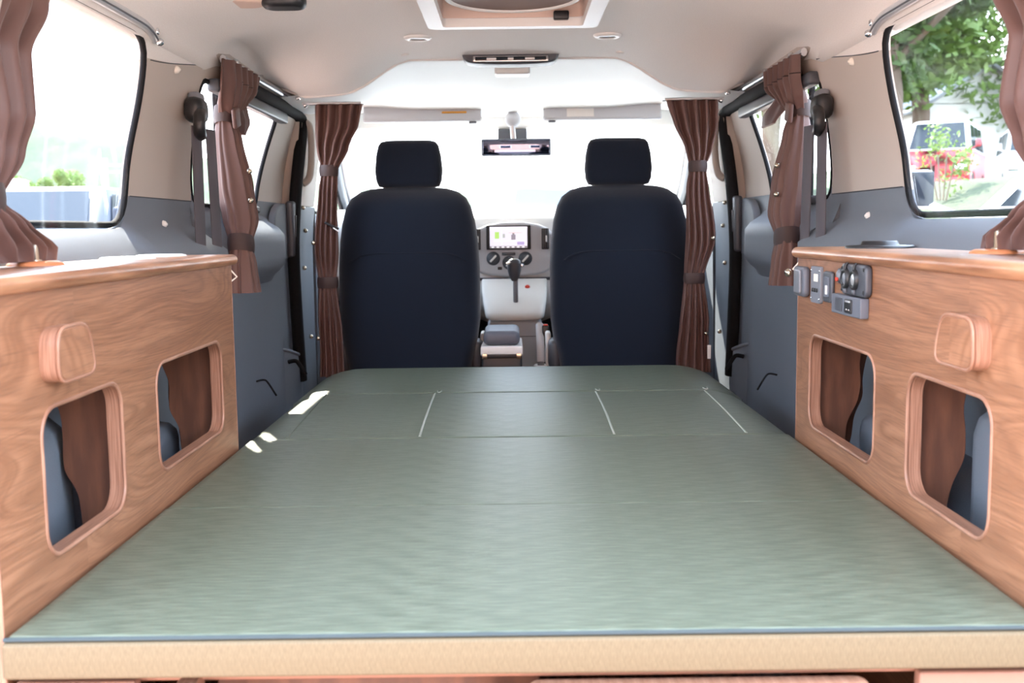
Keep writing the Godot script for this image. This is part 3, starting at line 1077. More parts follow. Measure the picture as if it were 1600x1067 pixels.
func control_panel() -> void:
	var B := Basis(Vector3(0, 0, -1), Vector3(-1, 0, 0), Vector3(0, 1, 0))   # local x along -z, y out of the face, z up
	var st: SurfaceTool
	# rocker switch
	var t := thing("rocker_switch", "large grey rocker switch nearest the end of the right cabinet", "switch", on_face(-2.014, 0.711, 0))
	st = mb()
	rbox(st, Vector3(-0.007, 0, 0), Vector3(0.074, 0.014, 0.058), 0.006, 0.010, B)
	build(st, "housing", M.slate, t)
	st = mb()
	rbox(st, Vector3(-0.0145, 0, 0), Vector3(0.050, 0.006, 0.046), 0.0025, 0.006, B * Basis(Vector3(0, 0, 1), -0.06))
	build(st, "rocker", M.steel_grey, t)
	# battery monitor
	t = thing("battery_monitor", "slim grey battery gauge plate with small display and three buttons", "gauge", on_face(-1.926, 0.709, 0))
	st = mb()
	rbox(st, Vector3(-0.003, 0, 0), Vector3(0.062, 0.006, 0.068), 0.001, 0.006, B)
	build(st, "plate", M.steel_grey, t)
	st = mb()
	rbox(st, Vector3(-0.0065, 0.013, 0.004), Vector3(0.022, 0.002, 0.014), 0.0005, 0.001, B)
	build(st, "display", M.ivory, t)
	for k in 3:
		st = mb()
		lathe(st, arr2([0, 0.003, 0.003, 0.003, 0.004, 0.001, 0.004, -0.001]), Vector3(-0.006, -0.010, 0.013 - k * 0.013), Vector3(-1, 0, 0), 12)
		build(st, "button", M.black_plastic, t)
	for q in [Vector2(0.026, 0.026), Vector2(-0.026, 0.026), Vector2(0.026, -0.026), Vector2(-0.026, -0.026)]:
		st = mb()
		lathe(st, arr2([0, 0.0018, 0.0016, 0.0016, 0.0024, 0.0003]), Vector3(-0.006, q.y, q.x), Vector3(-1, 0, 0), 10)
		build(st, "screw", M.chrome, t)
	# narrow lit switch
	t = thing("light_switch", "narrow dark switch with a white indicator window on the right cabinet", "switch", on_face(-1.850, 0.709, 0))
	st = mb()
	rbox(st, Vector3(-0.004, 0, 0), Vector3(0.050, 0.008, 0.056), 0.004, 0.007, B)
	build(st, "bezel", M.charcoal, t)
	st = mb()
	rbox(st, Vector3(-0.0085, 0.0, 0.002), Vector3(0.026, 0.003, 0.036), 0.001, 0.003, B)
	build(st, "key", M.slate, t)
	st = mb()
	rbox(st, Vector3(-0.0102, -0.005, 0.005), Vector3(0.010, 0.0016, 0.016), 0.0005, 0.001, B)
	build(st, "indicator", M.white_plastic, t)
	# round button with red segment
	t = thing("push_button", "small square push button with a red segment beside the twin socket", "button", on_face(-1.781, 0.732, 0))
	st = mb()
	rbox(st, Vector3(-0.004, 0, 0), Vector3(0.026, 0.008, 0.026), 0.003, 0.006, B)
	build(st, "bezel", M.charcoal, t)
	st = mb()
	lathe(st, arr2([0, 0.004, 0.006, 0.0035, 0.0095, 0.001, 0.0095, -0.001]), Vector3(-0.008, 0.001, 0), Vector3(-1, 0, 0), 18)
	build(st, "cap", M.steel_grey, t)
	st = mb()
	rbox(st, Vector3(-0.0122, -0.0055, 0.0), Vector3(0.014, 0.0015, 0.006), 0.0005, 0.002, B)
	build(st, "red_segment", M.red_lens, t)
	# twin accessory socket with caps
	t = thing("twin_socket", "black twin power socket with round capped outlets on the right cabinet", "socket", on_face(-1.698, 0.729, 0))
	st = mb()
	rbox(st, Vector3(-0.006, 0, 0), Vector3(0.124, 0.012, 0.052), 0.004, 0.012, B)
	build(st, "plate", M.charcoal, t)
	for k in 2:
		var zc := -0.034 + k * 0.044
		st = mb()
		lathe(st, arr2([0, 0.0025, 0.010, 0.0025, 0.011, 0.004, 0.0145, 0.0045, 0.0165, 0.003, 0.017, -0.002]), Vector3(-0.014, 0.001, zc + 0.004), Vector3(-1, 0, 0.0), 24)
		var cap := build(st, "socket_cap", M.black_plastic, t)
		st = mb()
		lathe(st, arr2([0, 0.0, 0.009, 0.0, 0.010, -0.001]), Vector3(-0.0170, 0.001, zc + 0.004), Vector3(-1, 0, 0), 20)
		build(st, "cap_disc", M.steel_grey if k == 0 else M.alu, cap)
		st = mb()
		tube(st, PackedVector3Array([Vector3(-0.010, 0.0265, zc + 0.004), Vector3(-0.014, 0.0235, zc + 0.004), Vector3(-0.016, 0.014, zc + 0.004)]), 0.003, 6)
		build(st, "cap_strap", M.black_plastic, cap)
		st = mb()
		rbox(st, Vector3(-0.014, -0.019, zc + 0.004), Vector3(0.006, 0.010, 0.009), 0.003)
		build(st, "cap_tab", M.charcoal, cap)
	for q in [Vector2(0.054, 0.018), Vector2(0.054, -0.018), Vector2(-0.054, 0.018), Vector2(-0.054, -0.018)]:
		st = mb()
		lathe(st, arr2([0, 0.0018, 0.002, 0.0016, 0.0032, 0.0003]), Vector3(-0.012, q.y, q.x), Vector3(-1, 0, 0), 10)
		build(st, "screw", M.black_plastic, t)
	# outlet plate
	t = thing("outlet_plate", "flat grey outlet plate with two square inserts below the twin socket", "outlet", on_face(-1.726, 0.685, 0))
	st = mb()
	rbox(st, Vector3(-0.007, 0, 0), Vector3(0.150, 0.014, 0.033), 0.0015, 0.0025, B)
	build(st, "plate", M.slate, t)
	st = mb()
	rbox(st, Vector3(-0.0145, 0.0, -0.033), Vector3(0.036, 0.002, 0.022), 0.0005, 0.002, B)
	build(st, "blank_insert", M.charcoal, t)
	st = mb()
	rbox(st, Vector3(-0.0145, 0.0, 0.018), Vector3(0.036, 0.003, 0.023), 0.001, 0.003, B)
	var ins := build(st, "socket_insert", M.black_plastic, t)
	st = mb()
	rbox(st, Vector3(-0.0162, 0.008, 0.018), Vector3(0.024, 0.0015, 0.003), 0.0004, 0.001, B)
	build(st, "socket_lip", M.alu, ins)
	for k in 2:
		st = mb()
		rbox(st, Vector3(-0.0162, -0.006, 0.012 + k * 0.012), Vector3(0.006, 0.0015, 0.003), 0.0004, 0.001, B)
		build(st, "contact", M.chrome, ins)

func counter_items() -> void:
	var st: SurfaceTool
	for s in [-1.0, 1.0]:
		var left: bool = s < 0
		var z := -1.462 if left else -1.482
		var t := thing("table_pin", "short brass pin on a small wood plate on the left worktop" if left else "short brass pin on a small wood plate on the right worktop", "pin", Vector3(s * 0.68, 0.776, z), "pins on the worktops")
		st = mb()
		lathe(st, arr2([0.0, 0.0065, 0.030, 0.006, 0.037, 0.003, 0.038, 0.0]), Vector3.ZERO, Vector3.UP, 20)
		build(st, "base_plate", M.wood_base, t)
		st = mb()
		lathe(st, arr2([0.0, 0.034, 0.005, 0.034, 0.0058, 0.033, 0.0058, 0.009, 0.009, 0.008, 0.009, 0.005]), Vector3.ZERO, Vector3.UP, 16)
		build(st, "pin", M.snap_metal, t)
	# black round cover on the right worktop
	var d := thing("table_socket_cover", "flat black round cover lying on the right worktop", "cover", Vector3(0.66, 0.776, -1.90))
	st = mb()
	lathe(st, arr2([0.0, 0.013, 0.03, 0.013, 0.032, 0.011, 0.034, 0.006, 0.058, 0.005, 0.061, 0.003, 0.061, 0.0]), Vector3.ZERO, Vector3.UP, 32)
	build(st, "lid", M.black_plastic, d)
	for k in 2:
		var c := thing("cup_ring", ["pale round ring inset at the far end of the left worktop", "pale round ring inset in the left worktop, nearer the window pin"][k], "ring", Vector3(-0.66, 0.776, -1.93 + k * 0.17), "rings in the left worktop")
		st = mb()
		lathe(st, arr2([0.034, 0.0, 0.034, 0.003, 0.037, 0.004, 0.044, 0.003, 0.046, 0.0]), Vector3.ZERO, Vector3.UP, 28)
		build(st, "rim", M.white_plastic, c)
		st = mb()
		lathe(st, arr2([0.0, 0.0008, 0.035, 0.0008]), Vector3.ZERO, Vector3.UP, 28)
		build(st, "well", M.alu, c)

# ==================================================================== seats
func superring(c: Vector3, hw: float, hd: float, e: float, n := 36) -> PackedVector3Array:
	var out := PackedVector3Array()
	for k in n:
		var a := TAU * k / n
		var cx := signf(cos(a)) * pow(absf(cos(a)), 2.0 / e)
		var cz := signf(sin(a)) * pow(absf(sin(a)), 2.0 / e)
		out.append(c + Vector3(cx * hw, 0, cz * hd))
	return out

func front_seats() -> void:
	for s in [-1.0, 1.0]:
		var left: bool = s < 0
		var t := thing("front_seat", "dark navy fabric front seat on the left, its right flank edged by daylight" if left else "dark navy fabric front seat on the right, beside the hand brake", "seat", Vector3(s * 0.3585, 0, -3.53), "front seats")
		var keys := [[0.962, 0.085], [0.958, 0.13], [0.948, 0.165], [0.925, 0.196], [0.89, 0.214], [0.84, 0.226], [0.78, 0.234], [0.69, 0.239], [0.52, 0.239], [0.45, 0.230], [0.39, 0.216], [0.30, 0.20]]
		var st := mb()
		var rings := []
		for i in keys.size():
			var y: float = keys[i][0]
			var dep: float = 0.085 * sstep(0.975, 0.90, y) + 0.012
			rings.append(superring(Vector3(0, y, -0.10 * (y - 0.4)), keys[i][1], dep, 3.4))
		loft(st, rings)
		build(st, "backrest", M.seat_cloth, t)
		# piping where the back panel meets the bolster
		st = mb()
		var path := PackedVector3Array()
		for k in 13:
			var u := -1.0 + k / 6.0
			path.append(Vector3(u * 0.195, 0.742 - 0.03 * pow(absf(u), 6.0), -0.10 * 0.34 + 0.0955 - 0.004 * pow(absf(u), 4.0)))
		tube(st, path, 0.0022, 6)
		build(st, "seam", M.seat_cloth, t)
		st = mb()
		rings = []
		for kk in [[0.962, 0.085, 0.03], [0.966, 0.104, 0.042], [0.985, 0.112, 0.05], [1.02, 0.1155, 0.054], [1.07, 0.111, 0.052], [1.105, 0.103, 0.046], [1.117, 0.094, 0.036], [1.122, 0.075, 0.02]]:
			rings.append(superring(Vector3(0, kk[0], -0.075 - 0.06 * (kk[0] - 1.0)), kk[1], kk[2], 3.8))
		loft(st, rings)
		build(st, "headrest", M.seat_cloth, t)
		for q in [-1.0, 1.0]:
			st = mb()
			tube(st, PackedVector3Array([Vector3(q * 0.082, 0.93, -0.06), Vector3(q * 0.082, 0.99, -0.07)]), 0.006, 8)
			build(st, "headrest_post", M.chrome, t)
		st = mb()
		rbox(st, Vector3(0, 0.30, -0.33), Vector3(0.46, 0.16, 0.52), 0.05, 0.09)
		build(st, "seat_base", M.seat_cloth, t)
		st = mb()
		rbox(st, Vector3(0, 0.12, -0.30), Vector3(0.42, 0.24, 0.46), 0.02)
		build(st, "seat_box", M.trim_dark, t)
		for q in [-1.0, 1.0]:
			st = mb()
			rbox(st, Vector3(q * 0.225, 0.39, -0.03), Vector3(0.045, 0.10, 0.13), 0.018, 0.022)
			build(st, "recliner_cover", M.charcoal, t)
			st = mb()
			rbox(st, Vector3(-s * 0.245, 0.40, -0.10), Vector3(0.018, 0.12, 0.10), 0.008, 0.009)
			if q > 0:
				build(st, "side_shield", M.cab_white, t)

# ==================================================================== cab
func cab() -> void:
	var st: SurfaceTool
	var t := thing("dashboard", "pale grey dashboard with a centre screen and round heater knobs", "dashboard", Vector3(0, 0, -4.3))
	# main moulding: one profile across the van
	st = mb()
	var prof := arr2([0.06, 0.50, 0.05, 0.62, 0.02, 0.70, 0.03, 0.84, 0.0, 0.875, -0.10, 0.90, -0.40, 0.915, -0.93, 0.90, -0.93, 0.40, -0.20, 0.40, 0.0, 0.44])
	prof = chaikin(prof, 2)
	var rings := []
	for k in 17:
		var x := lerpf(-0.775, 0.775, k / 16.0)
		var ring := PackedVector3Array()
		var back := -0.10 * sstep(0.15, 0.34, absf(x)) - 0.06 * sstep(0.4, 0.77, absf(x))
		var drop := 0.10 * sstep(0.12, 0.30, absf(x))
		for p in prof:
			ring.append(Vector3(x, p.y + drop * sstep(0.70, 0.45, p.y), p.x + back * sstep(-0.5, 0.0, p.x)))
		rings.append(ring)
	loft(st, rings)
	build(st, "moulding", M.cab_white, t)
	# centre stack face
	st = mb()
	pad(st, chaikin(arr2([-0.165, 0.845, 0.16, 0.845, 0.165, 0.70, 0.14, 0.625, -0.15, 0.625, -0.175, 0.70]), 2), func(p: Vector2, d: float) -> Vector3: return Vector3(p.x, p.y, 0.02 + d), 0.045, 0.01)
	build(st, "centre_stack", M.dash_grey, t)
	# screen
	var sc := screen(t)
	sc.position = Vector3(-0.0215, 0.783, 0.068)
	# vents
	for x in [-0.150, 0.1275]:
		st = mb()
		rbox(st, Vector3(x, 0.776, 0.064), Vector3(0.030, 0.085, 0.012), 0.003)
		var v := build(st, "air_vent", M.black_plastic, t)
		for k in 3:
			st = mb()
			rbox(st, Vector3(x - 0.009 + k * 0.009, 0.776, 0.071), Vector3(0.003, 0.076, 0.006), 0.001)
			build(st, "vane", M.charcoal, v)
		st = mb()
		rbox(st, Vector3(x + 0.004, 0.776, 0.075), Vector3(0.006, 0.026, 0.006), 0.002)
		build(st, "vane_tab", M.white_plastic, v)
	# heater knobs
	for p in [Vector2(-0.0845, 0.698), Vector2(-0.020, 0.680), Vector2(0.046, 0.697)]:
		st = mb()
		lathe(st, arr2([0.0, 0.018, 0.018, 0.018, 0.021, 0.015, 0.022, 0.004, 0.028, 0.003, 0.029, -0.004]), Vector3(p.x, p.y, 0.062), Vector3(0, 0, 1), 24)
		var kn := build(st, "heater_knob", M.charcoal, t)
		st = mb()
		rbox(st, Vector3(p.x, p.y, 0.0815), Vector3(0.008, 0.036, 0.006), 0.002, 0.003, Basis(Vector3(0, 0, 1), -0.75))
		build(st, "pointer", M.white_plastic, kn)
	st = mb()
	rbox(st, Vector3(-0.022, 0.716, 0.066), Vector3(0.055, 0.012, 0.006), 0.002)
	build(st, "slot_trim", M.charcoal, t)
	st = mb()
	rbox(st, Vector3(-0.058, 0.658, 0.066), Vector3(0.018, 0.012, 0.008), 0.002)
	build(st, "power_switch", M.black_plastic, t)
	st = mb()
	rbox(st, Vector3(0.0, 0.614, 0.045), Vector3(0.30, 0.012, 0.03), 0.004)
	build(st, "lower_lip", M.charcoal, t)
	# sloping shift console below the stack
	var c := thing("shift_console", "white sloping console below the heater knobs holding the gear lever", "console", Vector3(0, 0, -4.1))
	st = mb()
	rings = []
	for kk in [[0.615, -0.14, 0.135, 0.05], [0.57, -0.05, 0.132, 0.07], [0.53, 0.03, 0.125, 0.08], [0.495, 0.08, 0.118, 0.07], [0.475, 0.09, 0.114, 0.06], [0.466, 0.085, 0.10, 0.05]]:
		rings.append(superring(Vector3(0.0, kk[0], kk[1] - kk[3]), kk[2], kk[3] + 0.02, 5.0))
	loft(st, rings)
	build(st, "console_body", M.cab_white, c)
	st = mb()
	rbox(st, Vector3(0, 0.232, -0.02), Vector3(0.21, 0.464, 0.18), 0.012)
	build(st, "console_base", M.dash_grey, c)
	st = mb()
	rbox(st, Vector3(0.03, 0.40, 0.071), Vector3(0.12, 0.002, 0.003), 0.0008)
	build(st, "base_joint", M.black_plastic, c)
	st = mb()
	rbox(st, Vector3(0.0, 0.545, -0.015), Vector3(0.10, 0.008, 0.13), 0.003, 0.02, Basis(Vector3(1, 0, 0), 0.52))
	build(st, "shift_gate", M.white_plastic, c)
	st = mb()
	lathe(st, arr2([0.0, 0.006, 0.007, 0.006, 0.010, 0.002, 0.010, -0.002]), Vector3(0.052, 0.585, -0.06), Vector3(0, 0.86, 0.5), 16)
	build(st, "hazard_button", M.red_lens, c)
	var g := thing("gear_lever", "dark gear lever with a chrome stem between the front seats", "gear lever", Vector3(0.004, 0.53, -4.06))
	st = mb()
	tube(st, PackedVector3Array([Vector3(0, 0.0, 0), Vector3(0, 0.10, 0.0)]), 0.010, 10)
	build(st, "stem", M.steel_grey, g)
	st = mb()
	rings = []
	for kk in [[0.085, 0.010], [0.10, 0.020], [0.125, 0.026], [0.15, 0.028], [0.165, 0.024], [0.172, 0.012]]:
		rings.append(superring(Vector3(-0.004, kk[0], 0.006), kk[1], kk[1] * 0.9, 2.6, 20))
	loft(st, rings)
	build(st, "grip", M.charcoal, g)
	st = mb()
	rbox(st, Vector3(0.026, 0.145, 0.012), Vector3(0.012, 0.014, 0.014), 0.004)
	build(st, "release_button", M.chrome, g)
	st = mb()
	tube(st, PackedVector3Array([Vector3(-0.012, 0.16, 0.022), Vector3(-0.034, 0.152, 0.024)]), 0.005, 8)
	build(st, "side_tab", M.white_plastic, g)
	# box between the seats
	var b := thing("armrest_box", "black lidded armrest box between the front seats", "armrest", Vector3(-0.047, 0, -3.56))
	st = mb()
	rbox(st, Vector3(0, 0.20, 0), Vector3(0.135, 0.40, 0.26), 0.008)
	build(st, "box", M.black_plastic, b)
	st = mb()
	rbox(st, Vector3(0, 0.456, 0), Vector3(0.122, 0.048, 0.26), 0.018, 0.02)
	build(st, "padded_lid", M.slate, b)
	st = mb()
	rbox(st, Vector3(0, 0.414, 0.004), Vector3(0.14, 0.034, 0.268), 0.006)
	build(st, "tray", M.white_plastic, b)
	st = mb()
	rbox(st, Vector3(0, 0.398, 0.136), Vector3(0.10, 0.014, 0.006), 0.002)
	build(st, "pull_bar", M.black_plastic, b)
	for q in [-1.0, 1.0]:
		st = mb()
		rbox(st, Vector3(q * 0.057, 0.398, 0.138), Vector3(0.018, 0.018, 0.006), 0.002)
		build(st, "bar_end", M.snap_metal, b)
	var h := thing("hand_brake", "pale hand brake lever upright beside the right front seat", "lever", Vector3(0.087, 0.30, -3.62))
	st = mb()
	tube(st, PackedVector3Array([Vector3(0, 0.0, 0.05), Vector3(0, 0.09, 0.02), Vector3(0, 0.165, -0.06)]), 0.012, 10)
	build(st, "lever", M.steel_grey, h)
	st = mb()
	tube(st, PackedVector3Array([Vector3(0, 0.055, 0.032), Vector3(0, 0.09, 0.02), Vector3(0, 0.175, -0.07)]), 0.0145, 10)
	build(st, "grip", M.dash_grey, h)
	st = mb()
	rbox(st, Vector3(0, 0.02, 0.03), Vector3(0.05, 0.05, 0.09), 0.01)
	build(st, "boot", M.white_plastic, h)
	var bk := thing("belt_buckle", "small red and black belt buckle beside the hand brake", "buckle", Vector3(0.107, 0.44, -3.66))
	st = mb()
	rbox(st, Vector3(0, 0.0, 0), Vector3(0.024, 0.075, 0.03), 0.005)
	build(st, "housing", M.black_plastic, bk)
	st = mb()
	rbox(st, Vector3(0, 0.038, 0.003), Vector3(0.016, 0.006, 0.02), 0.002)
	build(st, "release", M.red_lens, bk)
	# steering wheel in front of the right seat
	var w := thing("steering_wheel", "dark steering wheel in front of the right seat", "steering wheel", Vector3(0.36, 0.80, -4.12))
	var bs := Basis(Vector3(1, 0, 0), -0.45)
	st = mb()
	var loop := PackedVector3Array()
	for k in 36:
		loop.append(bs * Vector3(0.185 * cos(TAU * k / 36), 0.185 * sin(TAU * k / 36), 0))
	tube(st, loop, 0.014, 8, true)
	build(st, "rim", M.charcoal, w)
	st = mb()
	rbox(st, Vector3(0, -0.01, -0.015), Vector3(0.14, 0.12, 0.05), 0.02, 0.02, bs)
	build(st, "hub", M.charcoal, w)
	for q in [-1.0, 1.0]:
		st = mb()
		tube(st, PackedVector3Array([bs * Vector3(q * 0.05, 0, -0.015), bs * Vector3(q * 0.18, 0.0, 0)]), 0.014, 8)
		build(st, "spoke", M.charcoal, w)
	st = mb()
	tube(st, PackedVector3Array([Vector3(0, 0, -0.03), Vector3(0, -0.08, -0.22)]), 0.03, 10)
	build(st, "column", M.charcoal, w)

func screen(parent: Node3D) -> Node3D:
	var st := mb()
	rbox(st, Vector3.ZERO, Vector3(0.18, 0.098, 0.016), 0.003)
	var o := build(st, "navigation_unit", M.black_plastic, parent)
	# map picture on the display
	var im := Image.create(192, 108, false, Image.FORMAT_RGB8)
	im.fill(rgb8(206, 204, 222))
	im.fill_rect(Rect2i(0, 0, 192, 14), rgb8(222, 220, 236))
	im.fill_rect(Rect2i(26, 26, 22, 34), rgb8(150, 200, 90))
	im.fill_rect(Rect2i(60, 18, 3, 74), rgb8(240, 240, 244))
	im.fill_rect(Rect2i(20, 70, 160, 3), rgb8(244, 240, 240))
	im.fill_rect(Rect2i(96, 30, 70, 2), rgb8(228, 170, 150))
	im.fill_rect(Rect2i(110, 40, 22, 26), rgb8(110, 110, 130))
	im.fill_rect(Rect2i(116, 32, 10, 10), rgb8(100, 104, 120))
	im.fill_rect(Rect2i(66, 36, 12, 20), rgb8(150, 160, 160))
	im.fill_rect(Rect2i(140, 76, 36, 16), rgb8(150, 140, 190))
	im.fill_rect(Rect2i(0, 98, 192, 10), rgb8(90, 92, 104))
	for k in 7:
		im.fill_rect(Rect2i(8 + k * 26, 100, 14, 6), rgb8(220, 224, 232))
	var m := StandardMaterial3D.new()
	m.resource_name = "map_display"
	m.albedo_color = Color.BLACK
	m.roughness = 0.15
	m.emission_enabled = true
	m.emission = Color.BLACK
	m.emission_texture = ImageTexture.create_from_image(im)
	m.emission_energy_multiplier = 0.62
	var q := mb()
	q.set_smooth_group(-1)
	var c := [Vector3(-0.076, 0.043, 0.0092), Vector3(0.076, 0.043, 0.0092), Vector3(0.076, -0.043, 0.0092), Vector3(-0.076, -0.043, 0.0092)]
	var uv := [Vector2(0, 0), Vector2(1, 0), Vector2(1, 1), Vector2(0, 1)]
	for k in [0, 1, 2, 0, 2, 3]:
		q.set_uv(uv[k])
		q.add_vertex(c[k])
	build(q, "display_screen", m, o)
	return o

# ==================================================================== ceiling fittings
func overhead() -> void:
	var st: SurfaceTool
	# roof vent
	var t := thing("roof_vent", "white framed square roof vent with a round tinted lid", "roof vent", Vector3(0, 1.36, -2.592))
	st = mb()
	var outer := PackedVector2Array()
	for p in rrect(0.222, 0.218, 0.03, 5):
		outer.append(p)
	var inner := PackedVector2Array()
	for p in rrect(0.182, 0.186, 0.012, 5):
		inner.append(p)
	slab(st, outer, [inner], func(p: Vector2) -> Vector3: return Vector3(p.x, -0.018, p.y), func(p: Vector2) -> Vector3: return Vector3(p.x, 0.004, p.y), 0.13)
	build(st, "frame", M.white_plastic, t)
	st = mb()
	rim(st, inner, func(p: Vector2) -> Vector3: return Vector3(p.x, 0.0045, p.y), func(p: Vector2) -> Vector3: return Vector3(p.x, 0.13, p.y), 0)
	build(st, "shaft", M.pink_beige, t)
	st = mb()
	rbox(st, Vector3(0, 0.14, 0), Vector3(0.40, 0.02, 0.40), 0.006, 0.03)
	build(st, "roof_cover", M.pink_beige, t)
	st = mb()
	lathe(st, arr2([0.0, 0.006, 0.08, 0.006, 0.12, 0.004, 0.150, 0.001, 0.158, -0.002]), Vector3(0, 0.016, 0.006), Vector3.UP, 40)
	build(st, "round_lid", M.taupe, t)
	st = mb()
	var ring := PackedVector3Array()
	for k in 40:
		ring.append(Vector3(0.161 * cos(TAU * k / 40), 0.018, 0.006 + 0.161 * sin(TAU * k / 40)))
	tube(st, ring, 0.008, 8, true)
	build(st, "lid_rim", M.white_plastic, t)
	st = mb()
	rbox(st, Vector3(0.125, 0.006, -0.172), Vector3(0.040, 0.022, 0.022), 0.004)
	build(st, "latch", M.black_plastic, t)
	# down lights
	for q in [-1.0, 1.0]:
		var l := thing("ceiling_light", "round white ceiling light left of the roof vent" if q < 0 else "round white ceiling light right of the roof vent", "ceiling light", Vector3(q * 0.268, 1.3605, -3.01), "round ceiling lights")
		st = mb()
		lathe(st, arr2([0.022, -0.006, 0.025, -0.009, 0.034, -0.008, 0.040, -0.003, 0.041, 0.003]), Vector3.ZERO, Vector3.UP, 28)
		build(st, "bezel", M.white_plastic, l)
		st = mb()
		lathe(st, arr2([0.0, -0.004, 0.023, -0.005]), Vector3.ZERO, Vector3.UP, 24)
		build(st, "lens", M.alu, l)
		var pl := thing("ceiling_clip", "small round trim clip in the headliner ahead of the left ceiling light" if q < 0 else "small round trim clip in the headliner ahead of the right ceiling light", "clip", Vector3(q * 0.335, ceiling_y(0.335, -3.29), -3.29), "headliner clips")
		st = mb()
		lathe(st, arr2([0.0, -0.005, 0.010, -0.005, 0.015, -0.002, 0.016, 0.003]), Vector3.ZERO, Vector3.UP, 18)
		build(st, "cap", M.headliner, pl)
	# grey overhead unit on the headliner lip
	var c := thing("overhead_unit", "dark grey overhead unit with a chrome face on the headliner edge", "overhead unit", Vector3(-0.006, 1.352, -3.345))
	st = mb()
	pad(st, chaikin(arr2([-0.152, 0.034, -0.152, -0.004, -0.120, -0.022, 0.120, -0.022, 0.152, -0.004, 0.152, 0.034]), 2), func(p: Vector2, d: float) -> Vector3: return Vector3(p.x, p.y, -0.05 + d), 0.075, 0.008)
	build(st, "housing", M.charcoal, c)
	st = mb()
	rbox(st, Vector3(0, -0.006, 0.026), Vector3(0.236, 0.018, 0.006), 0.002, 0.006)
	build(st, "chrome_face", M.chrome, c)
	st = mb()
	rbox(st, Vector3(0, -0.006, 0.0285), Vector3(0.222, 0.012, 0.004), 0.001, 0.004)
	build(st, "dark_window", M.car_glass, c)
	for k in 3:
		st = mb()
		rbox(st, Vector3(-0.06 + k * 0.06, -0.006, 0.0312), Vector3(0.03 if k != 1 else 0.018, 0.007, 0.002), 0.0008)
		build(st, "button", M.alu, c)
	var r := thing("map_light", "small white map light ahead of the grey overhead unit", "lamp", Vector3(0, 1.352, -3.62))
	st = mb()
	rbox(st, Vector3(0, 0, 0), Vector3(0.12, 0.03, 0.09), 0.008, 0.012)
	build(st, "housing", M.white_plastic, r)
	# visors
	for q in [-1.0, 1.0]:
		var v := thing("sun_visor", "pale sun visor on the left with an orange headed sticker" if q < 0 else "pale sun visor on the right with a white sticker", "sun visor", Vector3(q * 0.366, 1.287, -4.30), "sun visors")
		var bs := Basis(Vector3(1, 0, 0), -0.25)
		st = mb()
		rbox(st, Vector3.ZERO, Vector3(0.482, 0.070, 0.02), 0.009, 0.009, bs)
		build(st, "pad", M.dash_grey, v)
		st = mb()
		rbox(st, Vector3(-0.09 * signf(1.0), -0.004, 0.0112) if q > 0 else Vector3(0.13, -0.012, 0.0112), Vector3(0.11, 0.034, 0.002) if q > 0 else Vector3(0.10, 0.026, 0.002), 0.0005, 0.001, bs)
		var stick := build(st, "sticker", M.white_plastic, v)
		if q < 0:
			st = mb()
			rbox(st, Vector3(0.13, 0.003, 0.0118), Vector3(0.10, 0.008, 0.0024), 0.0005, 0.001, bs)
			build(st, "sticker_heading", mat("sticker_orange", rgb8(226, 160, 60), 0.5), stick)
		st = mb()
		rbox(st, Vector3(q * -0.205, -0.036, 0.004), Vector3(0.03, 0.012, 0.014), 0.004)
		build(st, "clip", M.slate, v)
	# inside mirror
	var mi := thing("rear_view_mirror", "wide rear view mirror hanging in the windscreen", "mirror", Vector3(0.0145, 1.152, -4.35))
	var mbs := Basis(Vector3(1, 0, 0), 0.06)
	st = mb()
	rbox(st, Vector3(0, 0, -0.008), Vector3(0.288, 0.071, 0.02), 0.006, 0.008, mbs)
	build(st, "casing", M.charcoal, mi)
	st = mb()
	rbox(st, mbs * Vector3(0, 0, 0.0025), Vector3(0.274, 0.060, 0.003), 0.001, 0.002, mbs)
	build(st, "glass", M.mirror_glass, mi)
	st = mb()
	tube(st, PackedVector3Array([Vector3(-0.012, 0.13, -0.01), Vector3(-0.014, 0.08, -0.015), Vector3(-0.01, 0.02, -0.02)]), 0.011, 8)
	build(st, "stalk", M.alu, mi)
	st = mb()
	lathe(st, arr2([0.0, 0.02, 0.02, 0.016, 0.032, 0.004, 0.034, -0.002]), Vector3(-0.012, 0.115, -0.014), Vector3(0, 0, 1), 20)
	build(st, "mount", M.dash_grey, mi)
	var dc := thing("windscreen_sensor", "dark sensor box on the windscreen behind the mirror stalk", "sensor", Vector3(0.0, 1.215, -4.50))
	st = mb()
	rbox(st, Vector3.ZERO, Vector3(0.125, 0.05, 0.03), 0.006)
	build(st, "housing", M.charcoal, dc)
	# swivel lamp at the left, cut off by the top of the picture
	var sl := thing("swivel_lamp", "pinkish swivel lamp with a dark head at the upper left of the ceiling", "lamp", Vector3(-0.58, 1.325, -2.40))
	st = mb()
	pad(st, chaikin(arr2([-0.19, 0.05, 0.03, 0.05, 0.02, -0.045, -0.06, -0.045]), 2), func(p: Vector2, d: float) -> Vector3: return Vector3(p.x, 0.03 - d, p.y), 0.03, 0.010)
	build(st, "bracket", M.pink_beige, sl)
	st = mb()
	rbox(st, Vector3(0.065, 0.006, 0.0), Vector3(0.10, 0.03, 0.07), 0.012, 0.03)
	build(st, "head", M.black_plastic, sl)

